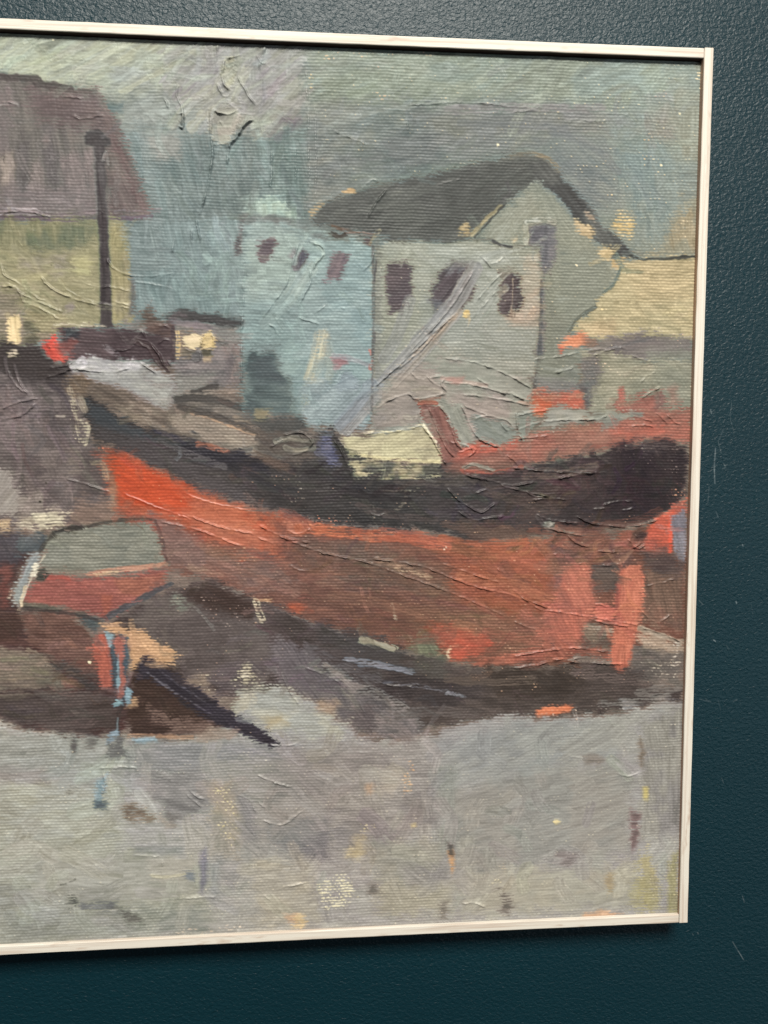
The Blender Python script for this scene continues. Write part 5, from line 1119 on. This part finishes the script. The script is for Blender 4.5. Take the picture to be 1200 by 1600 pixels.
    ([(440, 1050), (450, 1075), (468, 1102)], .8), ([(600, 1070), (640, 1072), (665, 1064)], .8), ([(560, 1092), (572, 1120)], .5), ([(470, 1040), (520, 1060), (545, 1080)], .6),
    ([(440, 680), (470, 676), (488, 690), (476, 706), (455, 712)], 1.3), ([(420, 700), (440, 688), (460, 684)], 1.0), ([(522, 686), (536, 710), (552, 748)], .9), ([(576, 800), (590, 806), (606, 800)], .7),
    ([(90, 745), (120, 752), (175, 770)], .8), ([(190, 770), (240, 790), (300, 812)], .5), ([(280, 768), (330, 785), (400, 800)], .4),
    ([(160, 1004), (170, 1030), (176, 1068)], .4), ([(205, 1140), (206, 1155)], .4),
]:
    Rg(q, h)
# bare edges of the priming
SP([(500, 74), (620, 78), (620, 90), (500, 90)], (206, 176, 140), .35, 2.6)
SP([(505, 80), (530, 78), (530, 95), (502, 95)], (214, 180, 140), .6, 2.6)
SP([(560, 105), (595, 105), (595, 122), (560, 120)], (190, 150, 126), .5, 2.6)
SP([(585, 145), (620, 142), (618, 155), (590, 155)], (196, 166, 130), .5, 2.6)
SP([(480, 110), (488, 110), (490, 145), (482, 145)], (206, 186, 140), .6, 2.6)
SP([(650, 78), (680, 79), (680, 86), (652, 86)], (220, 190, 160), .5, 2.6)
SP([(670, 140), (770, 140), (770, 160), (680, 160)], (200, 180, 140), .3, 2.6)
SP([(880, 86), (970, 90), (970, 98), (885, 96)], (206, 186, 146), .45, 2.6)
SP([(900, 140), (1050, 135), (1050, 170), (900, 172)], (200, 186, 150), .22, 2.6)
SP([(1086, 110), (1100, 110), (1098, 145), (1086, 142)], (226, 206, 160), .7, 2.4)
SP([(1020, 140), (1040, 138), (1040, 152), (1022, 152)], (190, 150, 136), .4, 2.6)
SP([(985, 205), (1070, 200), (1070, 222), (990, 222)], (190, 160, 120), .3, 2.6)
SP([(1000, 240), (1030, 232), (1035, 262), (1000, 262)], (196, 166, 116), .32, 2.8)
SP([(1045, 250), (1060, 245), (1060, 300), (1045, 300)], (176, 156, 112), .35, 2.8)
SP([(940, 300), (990, 280), (998, 400), (960, 400)], (206, 182, 140), .25, 2.6)
SP([(690, 250), (720, 245), (715, 270), (690, 272)], (214, 200, 160), .4, 2.4)
SP([(730, 240), (760, 238), (755, 258), (730, 262)], (206, 192, 150), .3, 2.4)
SP([(926, 478), (958, 472), (955, 492), (928, 495)], (226, 206, 150), .45, 2.6)
SP([(820, 480), (845, 470), (845, 495), (822, 498)], (230, 204, 160), .45, 2.6)
SP([(1040, 520), (1085, 520), (1085, 545), (1050, 545)], (214, 170, 136), .35, 2.6)
SP([(925, 565), (970, 565), (960, 578), (930, 578)], (220, 190, 160), .3, 2.6)
SP([(1075, 580), (1090, 580), (1085, 620), (1075, 620)], (226, 206, 180), .4, 2.4)
SP([(970, 690), (1060, 690), (1060, 740), (975, 740)], (130, 118, 112), .3, 2.4)
SP([(1040, 770), (1075, 740), (1072, 800), (1050, 800)], (206, 140, 110), .35, 2.4)
SP([(480, 800), (640, 825), (640, 850), (480, 835)], (206, 118, 88), .35, 2.6)
SP([(940, 930), (960, 960), (940, 962)], (150, 100, 90), .3, 2.6)
SP([(90, 500), (170, 505), (165, 515), (95, 512)], (214, 206, 180), .3, 2.4)
SP([(150, 690), (240, 700), (240, 720), (160, 715)], (200, 110, 84), .25, 2.4)
SP([(100, 600), (140, 620), (140, 700), (110, 690)], (186, 176, 150), .22, 2.4)
SP([(300, 1050), (420, 1040), (410, 1080), (310, 1085)], (190, 176, 152), .25, 2.4)
SP([(300, 930), (420, 930), (420, 990), (310, 980)], (150, 130, 120), .22, 2.4)
SP([(490, 75), (1095, 95), (1080, 400), (1000, 390), (870, 230), (500, 300)], (196, 182, 146), .17, 2.4, a=.8)
SP([(10, 1160), (1060, 1130), (1060, 1430), (10, 1480)], (214, 202, 172), .13, 2.4, a=.7)
SP([(200, 720), (1060, 800), (1050, 1090), (300, 1060)], (196, 150, 122), .12, 2.4, a=.7)
SP([(590, 390), (1080, 420), (1070, 640), (600, 640)], (200, 188, 158), .13, 2.4, a=.7)
dots([(778, 226), (777, 229), (140, 1035), (1062, 178), (1033, 258), (901, 415), (83, 62)], (232, 222, 180), 1.7)
dots([(694, 858), (697, 855), (864, 1116), (900, 1110), (901, 1124), (968, 875)], (222, 190, 170), 1.3)
dots([(80, 414), (63, 784), (72, 754)], (60, 56, 50), 1.5)
# the roughness of the whole skin of paint
hgt += (vn(xx / 7, yy / 6, 41) - .5) * 0.22 + (vn(xx / 22, yy / 16, 42) - .5) * 0.35
col *= (1 + (vn(xx / 2.2, yy / 2.0, 43) - .5) * 0.05 + (vn(xx / 9, yy / 4, 44) - .5) * 0.05)[..., None]
# paint sits thinner on the knuckles of the weave, darker in its valleys
col *= (1 + 0.20 * (WEAVE - 0.4) * np.clip(wv, 0, 1))[..., None]

# ------------------------------------------------------------------ wall
def px_wall(x, y):
    d = np.array([(x - CX) / F_PX, (y - CY) / F_PX, 1.0]) @ R
    t = (0.0 - CAM[1]) / d[1]
    return CAM[0] + t * d[0], CAM[2] + t * d[2]


def build_wall():
    gx = np.concatenate([np.linspace(-1.6, 0.285, 26), np.arange(0.286, 0.372, 0.0005), np.linspace(0.373, 1.6, 18)])
    gz = np.concatenate([np.linspace(2.6, 1.90, 8), np.arange(1.899, 0.985, -0.0006), np.linspace(0.98, 0.2, 8)])
    nx, nz = len(gx), len(gz)
    X, Z = np.meshgrid(gx, gz)
    co = np.zeros((nz, nx, 3), f32)
    co[..., 0] = X
    co[..., 2] = Z
    me = bpy.data.meshes.new('wall')
    grid_mesh(me, co)
    mask = np.zeros((nz, nx), f32)
    # scuffs and scratches in the wall paint
    scuffs = [([(1118, 700), (1116, 730), (1117, 755)], .55, 1.0), ([(1130, 672), (1122, 690), (1127, 708)], .25, .7), ([(1143, 630), (1141, 655), (1146, 672)], .25, .6),
              ([(1129, 733), (1134, 730), (1131, 725)], .35, .8), ([(1110, 640), (1112, 646)], .6, .9), ([(1108, 760), (1106, 785)], .25, .7),
              ([(1119, 800), (1122, 808)], .4, .7), ([(1092, 938), (1098, 944)], .4, .7), ([(1093, 1092), (1111, 1097)], .3, .6), ([(1102, 1092), (1110, 1096)], .3, .5),
              ([(1146, 1096), (1152, 1093)], .35, .6), ([(1145, 1472), (1162, 1500)], .5, .7), ([(1127, 1215), (1131, 1224)], .3, .6), ([(1176, 1345), (1180, 1352)], .35, .7),
              ([(1150, 940), (1151, 943)], .7, .8), ([(1115, 1000), (1118, 1002)], .7, .8), ([(1160, 851), (1161, 853)], .7, .8), ([(1135, 1008), (1139, 1015)], .2, .6), ([(1122, 1093), (1126, 1110)], .15, .6),
              ([(1090, 1457), (1091, 1459)], .5, .7), ([(1082, 1459), (1083, 1461)], .4, .7), ([(1160, 1400), (1163, 1410)], .3, .6), ([(1174, 945), (1176, 960)], .2, .5)]
    for pts, a, w in scuffs:
        q = np.array([px_wall(*p) for p in pts])
        d2 = np.full(X.shape, 1.0)
        for i in range(len(q) - 1):
            e = q[i + 1] - q[i]
            t = np.clip(((X - q[i, 0]) * e[0] + (Z - q[i, 1]) * e[1]) / (e @ e + 1e-12), 0, 1)
            d2 = np.minimum(d2, (X - q[i, 0] - t * e[0]) ** 2 + (Z - q[i, 1] - t * e[1]) ** 2)
        ww = w * 0.00046
        mask = np.maximum(mask, 0.6 * a * np.exp(-d2 / ww ** 2) * (0.35 + 0.9 * vn(X / .004, Z / .004, 61)))
    at = me.attributes.new('scuff', 'FLOAT', 'POINT')
    at.data.foreach_set('value', mask.astype(f32).ravel())
    N = Nodes('wall_paint')
    tc = N.n('ShaderNodeTexCoord')
    mp = N.n('ShaderNodeMapping')
    mp.inputs['Scale'].default_value = (1.0, 1.0, 1.35)
    N.l(tc.outputs['Object'], mp.inputs[0])
    n1 = N.n('ShaderNodeTexNoise', i_Scale=290.0, i_Detail=2.5, i_Roughness=0.55, i_Distortion=0.6)
    n2 = N.n('ShaderNodeTexNoise', i_Scale=780.0, i_Detail=2.0, i_Roughness=0.5)
    n3 = N.n('ShaderNodeTexNoise', i_Scale=9.0, i_Detail=3.0)
    for n in (n1, n2, n3):
        N.l(mp.outputs[0], n.inputs['Vector'])
    mx = N.n('ShaderNodeMath', operation='MULTIPLY_ADD')
    N.l(n2.outputs['Fac'], mx.inputs[0])
    mx.inputs[1].default_value = 0.12
    N.l(n1.outputs['Fac'], mx.inputs[2])
    bp = N.n('ShaderNodeBump', i_Strength=1.0, i_Distance=WALL_BUMP)
    N.l(mx.outputs[0], bp.inputs['Height'])
    N.l(bp.outputs[0], N.b.inputs['Normal'])
    cr = N.n('ShaderNodeMix', data_type='RGBA')
    cr.inputs['A'].default_value = (*WALL_A, 1)
    cr.inputs['B'].default_value = (*WALL_B, 1)
    N.l(n3.outputs['Fac'], cr.inputs['Factor'])
    sc = N.n('ShaderNodeMix', data_type='RGBA')
    N.l(cr.outputs['Result'], sc.inputs['A'])
    sc.inputs['B'].default_value = (0.30, 0.36, 0.38, 1)
    aa = N.n('ShaderNodeAttribute', attribute_name='scuff')
    N.l(aa.outputs['Fac'], sc.inputs['Factor'])
    N.l(sc.outputs['Result'], N.b.inputs['Base Color'])
    N.b.inputs['Roughness'].default_value = WALL_ROUGH
    N.b.inputs['Specular IOR Level'].default_value = WALL_SPEC
    me.materials.append(N.m)
    o = link('wall', me)
    o['kind'] = 'structure'
    o['label'] = 'dark teal painted wall with roller stipple texture behind the painting'
    return o


def grid_mesh(me, co):
    nz, nx = co.shape[:2]
    me.vertices.add(nz * nx)
    me.vertices.foreach_set('co', co.astype(f32).ravel())
    idx = np.arange(nz * nx, dtype=np.int32).reshape(nz, nx)
    q = np.stack([idx[:-1, :-1], idx[1:, :-1], idx[1:, 1:], idx[:-1, 1:]], -1).reshape(-1, 4)
    me.loops.add(q.size)
    me.loops.foreach_set('vertex_index', q.ravel())
    me.polygons.add(len(q))
    me.polygons.foreach_set('loop_start', np.arange(0, q.size, 4, dtype=np.int32))
    me.polygons.foreach_set('use_smooth', np.ones(len(q), bool))
    me.update()
    me.validate()


WALL_BUMP, WALL_ROUGH, WALL_SPEC = 0.00095, 0.47, 0.34
WALL_A, WALL_B = (0.0002, 0.0152, 0.0228), (0.0005, 0.0188, 0.0272)
build_wall()

# ------------------------------------------------------------------ framed painting
root = bpy.data.objects.new('framed_painting', None)
COL.objects.link(root)
ROOT = Vector(((X0 + XR) / 2, 0, ZB))
root.location = ROOT
root['label'] = 'oil painting of beached red boats and grey harbour sheds in a thin pale wood frame'
root['category'] = 'painting'


def build_canvas():
    js = np.unique(np.concatenate([np.arange(0, 455, 4), np.arange(455, W, 1), [W - 1]]))
    m0 = 1.0  # gap in raster units is made by insetting the sheet
    ii = np.arange(0, H)
    inset = (RAIL + 0.0004) / STEP
    js = js[(js > inset) & (js < W - inset)]
    ii = ii[(ii > inset + 0.5) & (ii < H - inset + 2)]
    J, I = np.meshgrid(js, ii)
    relief = hgt * 0.9 + 0.56 * WEAVE * np.clip(wv, 0, 1.2) * (0.25 + 1.15 * vn(xx / 50, yy / 38, 71))
    h = relief[I, J] * STEP * RELIEF
    # slack of the stretched cloth
    x = X0 + J * STEP
    z = ZT - I * STEP
    y = canvas_y(z) - h
    bx, bz = bow(x, z)
    co = np.stack([bx - ROOT.x, y, bz - ROOT.z], -1)
    c = col[I, J]
    pg = PIG_LIGHT[I, J]
    # turn the edge of the cloth back round its stretcher
    def ring(a, back):
        top, bot = a[:1].copy(), a[-1:].copy()
        if back:
            top[..., 1] += 0.010
            bot[..., 1] += 0.010
        a = np.concatenate([top, a, bot], 0)
        l, r = a[:, :1].copy(), a[:, -1:].copy()
        if back:
            l[..., 1] += 0.010
            r[..., 1] += 0.010
        return np.concatenate([l, a, r], 1)
    co = ring(co, True)
    c = ring(c, False)
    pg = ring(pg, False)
    me = bpy.data.meshes.new('canvas')
    grid_mesh(me, co)
    ca = me.color_attributes.new('paint', 'FLOAT_COLOR', 'POINT')
    lum = (c * np.array([0.3, 0.55, 0.15], f32)).sum(-1, keepdims=True)
    warm = np.clip((c[..., :1] / np.maximum(c[..., 1:2], .02) - 1.15) / 0.5, 0, 1)
    c = lum + (c - lum) * (SAT - 0.04 * warm)
    c = c + 0.22 * (c - 0.47) * np.clip(1 - np.abs(c - 0.47) * 1.6, 0, 1)
    al = lin(np.clip(c, 0, 1)) * PAINT_GAIN * np.array([1.01, 0.99, 0.99], f32)
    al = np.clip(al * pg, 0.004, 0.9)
    ca.data.foreach_set('color', np.concatenate([al, ring(TH[I, J][..., None], False)], -1).astype(f32).ravel())
    N = Nodes('oil_paint_on_canvas')
    at = N.n('ShaderNodeAttribute', attribute_name='paint')
    N.l(at.outputs['Color'], N.b.inputs['Base Color'])
    tc = N.n('ShaderNodeTexCoord')
    nz = N.n('ShaderNodeTexNoise', i_Scale=70.0, i_Detail=3.0)
    N.l(tc.outputs['Object'], nz.inputs['Vector'])
    mr = N.n('ShaderNodeMapRange')
    mr.inputs['From Min'].default_value = 0.3
    mr.inputs['From Max'].default_value = 0.7
    mr.inputs['To Min'].default_value = 0.45
    mr.inputs['To Max'].default_value = 0.66
    N.l(nz.outputs['Fac'], mr.inputs['Value'])
    fr = N.n('ShaderNodeMix')
    N.l(at.outputs['Alpha'], fr.inputs['Factor'])
    N.l(mr.outputs[0], fr.inputs['A'])
    fr.inputs['B'].default_value = 0.40
    N.l(fr.outputs['Result'], N.b.inputs['Roughness'])
    sp = N.n('ShaderNodeMix')
    N.l(at.outputs['Alpha'], sp.inputs['Factor'])
    sp.inputs['A'].default_value = 0.16
    sp.inputs['B'].default_value = 0.28
    N.l(sp.outputs['Result'], N.b.inputs['Specular IOR Level'])
    me.materials.append(N.m)
    return link('canvas', me, root)


RELIEF, PAINT_GAIN = 1.0, 0.74
SAT = 0.78
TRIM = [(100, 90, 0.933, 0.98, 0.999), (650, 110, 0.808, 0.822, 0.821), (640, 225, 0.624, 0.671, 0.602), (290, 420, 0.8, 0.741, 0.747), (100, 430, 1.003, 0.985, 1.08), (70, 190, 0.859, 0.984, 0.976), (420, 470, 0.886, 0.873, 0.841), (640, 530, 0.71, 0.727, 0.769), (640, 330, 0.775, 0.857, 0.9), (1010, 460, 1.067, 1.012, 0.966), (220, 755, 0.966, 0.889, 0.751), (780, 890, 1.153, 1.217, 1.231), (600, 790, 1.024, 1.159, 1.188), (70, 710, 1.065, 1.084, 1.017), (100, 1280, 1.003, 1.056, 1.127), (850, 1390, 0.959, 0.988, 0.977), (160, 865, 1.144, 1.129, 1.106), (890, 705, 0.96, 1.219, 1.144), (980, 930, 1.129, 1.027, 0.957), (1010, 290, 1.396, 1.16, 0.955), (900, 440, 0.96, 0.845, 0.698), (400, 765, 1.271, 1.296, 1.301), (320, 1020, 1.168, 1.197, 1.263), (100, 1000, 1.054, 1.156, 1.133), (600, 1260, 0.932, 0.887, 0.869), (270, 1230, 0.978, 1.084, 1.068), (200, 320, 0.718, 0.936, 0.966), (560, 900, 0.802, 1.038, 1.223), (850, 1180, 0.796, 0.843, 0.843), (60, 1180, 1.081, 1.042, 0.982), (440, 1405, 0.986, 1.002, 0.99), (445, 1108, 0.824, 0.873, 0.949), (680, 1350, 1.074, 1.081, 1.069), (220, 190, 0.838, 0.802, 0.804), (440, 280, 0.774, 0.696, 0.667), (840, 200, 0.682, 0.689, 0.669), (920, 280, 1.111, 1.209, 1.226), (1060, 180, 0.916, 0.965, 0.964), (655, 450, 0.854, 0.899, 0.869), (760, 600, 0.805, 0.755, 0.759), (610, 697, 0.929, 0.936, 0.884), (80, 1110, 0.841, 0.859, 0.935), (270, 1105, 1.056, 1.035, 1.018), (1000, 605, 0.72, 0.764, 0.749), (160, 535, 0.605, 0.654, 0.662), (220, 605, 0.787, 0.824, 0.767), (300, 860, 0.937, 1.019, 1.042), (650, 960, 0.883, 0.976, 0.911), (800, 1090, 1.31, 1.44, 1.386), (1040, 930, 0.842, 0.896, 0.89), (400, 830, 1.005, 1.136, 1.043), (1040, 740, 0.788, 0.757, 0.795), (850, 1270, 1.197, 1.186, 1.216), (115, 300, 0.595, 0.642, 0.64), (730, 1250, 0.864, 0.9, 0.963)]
PIG_LIGHT = trim(TRIM) if TRIM else np.ones((H, W, 3), f32)  # colour gains that also cancel lamp sheen and falloff over the canvas
build_canvas()


def wood(name, axis, tone=(0.60, 0.568, 0.50), dark=(0.42, 0.33, 0.26), spots=True):
    N = Nodes(name)
    tc = N.n('ShaderNodeTexCoord')
    mp = N.n('ShaderNodeMapping')
    s = [420.0, 420.0, 420.0]
    s[axis] = 9.0
    mp.inputs['Scale'].default_value = s
    N.l(tc.outputs['Object'], mp.inputs[0])
    n1 = N.n('ShaderNodeTexNoise', i_Scale=1.0, i_Detail=4.0, i_Roughness=0.6, i_Distortion=0.4)
    N.l(mp.outputs[0], n1.inputs['Vector'])
    mp2 = N.n('ShaderNodeMapping')
    s2 = [120.0, 120.0, 120.0]
    s2[axis] = 28.0
    mp2.inputs['Scale'].default_value = s2
    N.l(tc.outputs['Object'], mp2.inputs[0])
    n2 = N.n('ShaderNodeTexNoise', i_Scale=1.0, i_Detail=3.0, i_Roughness=0.7)
    N.l(mp2.outputs[0], n2.inputs['Vector'])
    r1 = N.n('ShaderNodeMapRange')
    r1.inputs['From Min'].default_value = 0.44
    r1.inputs['From Max'].default_value = 0.66
    N.l(n1.outputs['Fac'], r1.inputs['Value'])
    r2 = N.n('ShaderNodeMapRange')
    r2.inputs['From Min'].default_value = 0.58
    r2.inputs['From Max'].default_value = 0.72
    N.l(n2.outputs['Fac'], r2.inputs['Value'])
    mx = N.n('ShaderNodeMath', operation='MAXIMUM')
    m1 = N.n('ShaderNodeMath', operation='MULTIPLY')
    N.l(r1.outputs[0], m1.inputs[0])
    m1.inputs[1].default_value = 0.75
    m2 = N.n('ShaderNodeMath', operation='MULTIPLY')
    N.l(r2.outputs[0], m2.inputs[0])
    m2.inputs[1].default_value = 0.85 if spots else 0.2
    N.l(m1.outputs[0], mx.inputs[0])
    N.l(m2.outputs[0], mx.inputs[1])
    mix = N.n('ShaderNodeMix', data_type='RGBA')
    mix.inputs['A'].default_value = (*tone, 1)
    mix.inputs['B'].default_value = (*dark, 1)
    N.l(mx.outputs[0], mix.inputs['Factor'])
    N.l(mix.outputs['Result'], N.b.inputs['Base Color'])
    bp = N.n('ShaderNodeBump', i_Strength=0.5, i_Distance=0.0002)
    N.l(n1.outputs['Fac'], bp.inputs['Height'])
    N.l(bp.outputs[0], N.b.inputs['Normal'])
    N.b.inputs['Roughness'].default_value = 0.55
    N.b.inputs['Specular IOR Level'].default_value = 0.3
    return N.m


FACE = {0: wood('limed_pine_across', 0), 2: wood('limed_pine_upright', 2)}
RAW = {0: wood('shaded_stain_across', 0, (0.06, 0.04, 0.03), (0.04, 0.025, 0.02), False), 2: wood('lit_stain_upright', 2, (0.62, 0.44, 0.34), (0.36, 0.22, 0.15), False)}  # across stain darkened as gap shade, upright stain lightened where no lamp reaches


def rail(x0, x1, z0, z1, axis, inner, yf):
    """a square-section rail: swept along its length in short pieces with softened arrises; inner names the rebate side"""
    n = 60
    r = 0.0007
    yb = -0.001
    # cross-section in (t, y): t across the face
    lo, hi = (z0, z1) if axis == 0 else (x0, x1)
    sec = [(lo, yb), (lo, yf + r), (lo + r * .3, yf + r * .3), (lo + r, yf), (hi - r, yf), (hi - r * .3, yf + r * .3), (hi, yf + r), (hi, yb)]
    a, b = (x0, x1) if axis == 0 else (z0, z1)
    ts = [a, a + 0.0005] + list(np.linspace(a + 0.004, b - 0.004, n)) + [b - 0.0005, b]
    vs_, fs, mi = [], [], []
    rg = np.random.default_rng(int(abs(x0 * 1e4) + abs(z0 * 1e3)))
    for k, t in enumerate(ts):
        end = k in (0, len(ts) - 1)
        wob = rg.normal(size=len(sec)) * 0.00006
        for q, (c, y) in enumerate(sec):
            cc = c + wob[q]
            if end:
                cc = cc + (0.0004 if c == lo or c == lo + r * .3 else -0.0004 if c == hi or c == hi - r * .3 else 0)
                y = y + (0.0004 if y == yf else 0)
            x, z = (t, cc) if axis == 0 else (cc, t)
            bx, bz = bow(x, z)
            vs_.append((bx - ROOT.x, y, bz - ROOT.z))
    m = len(sec)
    for k in range(len(ts) - 1):
        for q in range(m):
            p = (q + 1) % m
            fs.append((k * m + q, k * m + p, (k + 1) * m + p, (k + 1) * m + q))
            side = 'lo' if q == 0 else 'hi' if q == 6 else ''
            mi.append(1 if side == inner else 0)
    fs.append(tuple(range(m)))
    mi.append(1)
    fs.append(tuple((len(ts) - 1) * m + q for q in range(m))[::-1])
    mi.append(1)
    me = bpy.data.meshes.new('frame_rail')
    me.from_pydata(vs_, [], fs)
    me.materials.append(FACE[axis])
    me.materials.append(RAW[axis])
    me.polygons.foreach_set('material_index', mi)
    import bmesh
    bm = bmesh.new()
    bm.from_mesh(me)
    bmesh.ops.recalc_face_normals(bm, faces=bm.faces)
    bm.to_mesh(me)
    bm.free()
    return link('frame_rail', me, root)


YF = -DEPTH
rail(XR - RAIL, XR, ZB, ZT, 2, 'lo', YF)
rail(X0, X0 + RAIL, ZB, ZT, 2, 'hi', YF)
g = 0.0002
rail(X0 + RAIL + g, XR - RAIL - g, ZT - RAIL - 0.0003, ZT - 0.0003, 0, 'lo', YF + 0.0003)
rail(X0 + RAIL + g, XR - RAIL - g, ZB + 0.0002, ZB + RAIL + 0.0002, 0, 'none', YF + 0.0003)

# dark backing that closes the frame behind the canvas
bd = bpy.data.meshes.new('backing_board')
bx0, bx1, bz0, bz1, by0, by1 = X0 + RAIL + .004, XR - RAIL - .004, ZB + RAIL + .004, ZT - RAIL - .004, -0.006, -0.002
v = [(x - ROOT.x, y, z - ROOT.z) for x in (bx0, bx1) for y in (by0, by1) for z in (bz0, bz1)]
bd.from_pydata(v, [], [(0, 1, 3, 2), (4, 6, 7, 5), (0, 4, 5, 1), (2, 3, 7, 6), (0, 2, 6, 4), (1, 5, 7, 3)])
NB = Nodes('brown_board')
nb = NB.n('ShaderNodeTexNoise', i_Scale=60.0, i_Detail=3.0)
rb = NB.n('ShaderNodeValToRGB')
rb.color_ramp.elements[0].color = (0.05, 0.035, 0.025, 1)
rb.color_ramp.elements[1].color = (0.09, 0.065, 0.045, 1)
NB.l(nb.outputs['Fac'], rb.inputs['Fac'])
NB.l(rb.outputs['Color'], NB.b.inputs['Base Color'])
bd.materials.append(NB.m)
link('backing_board', bd, root)
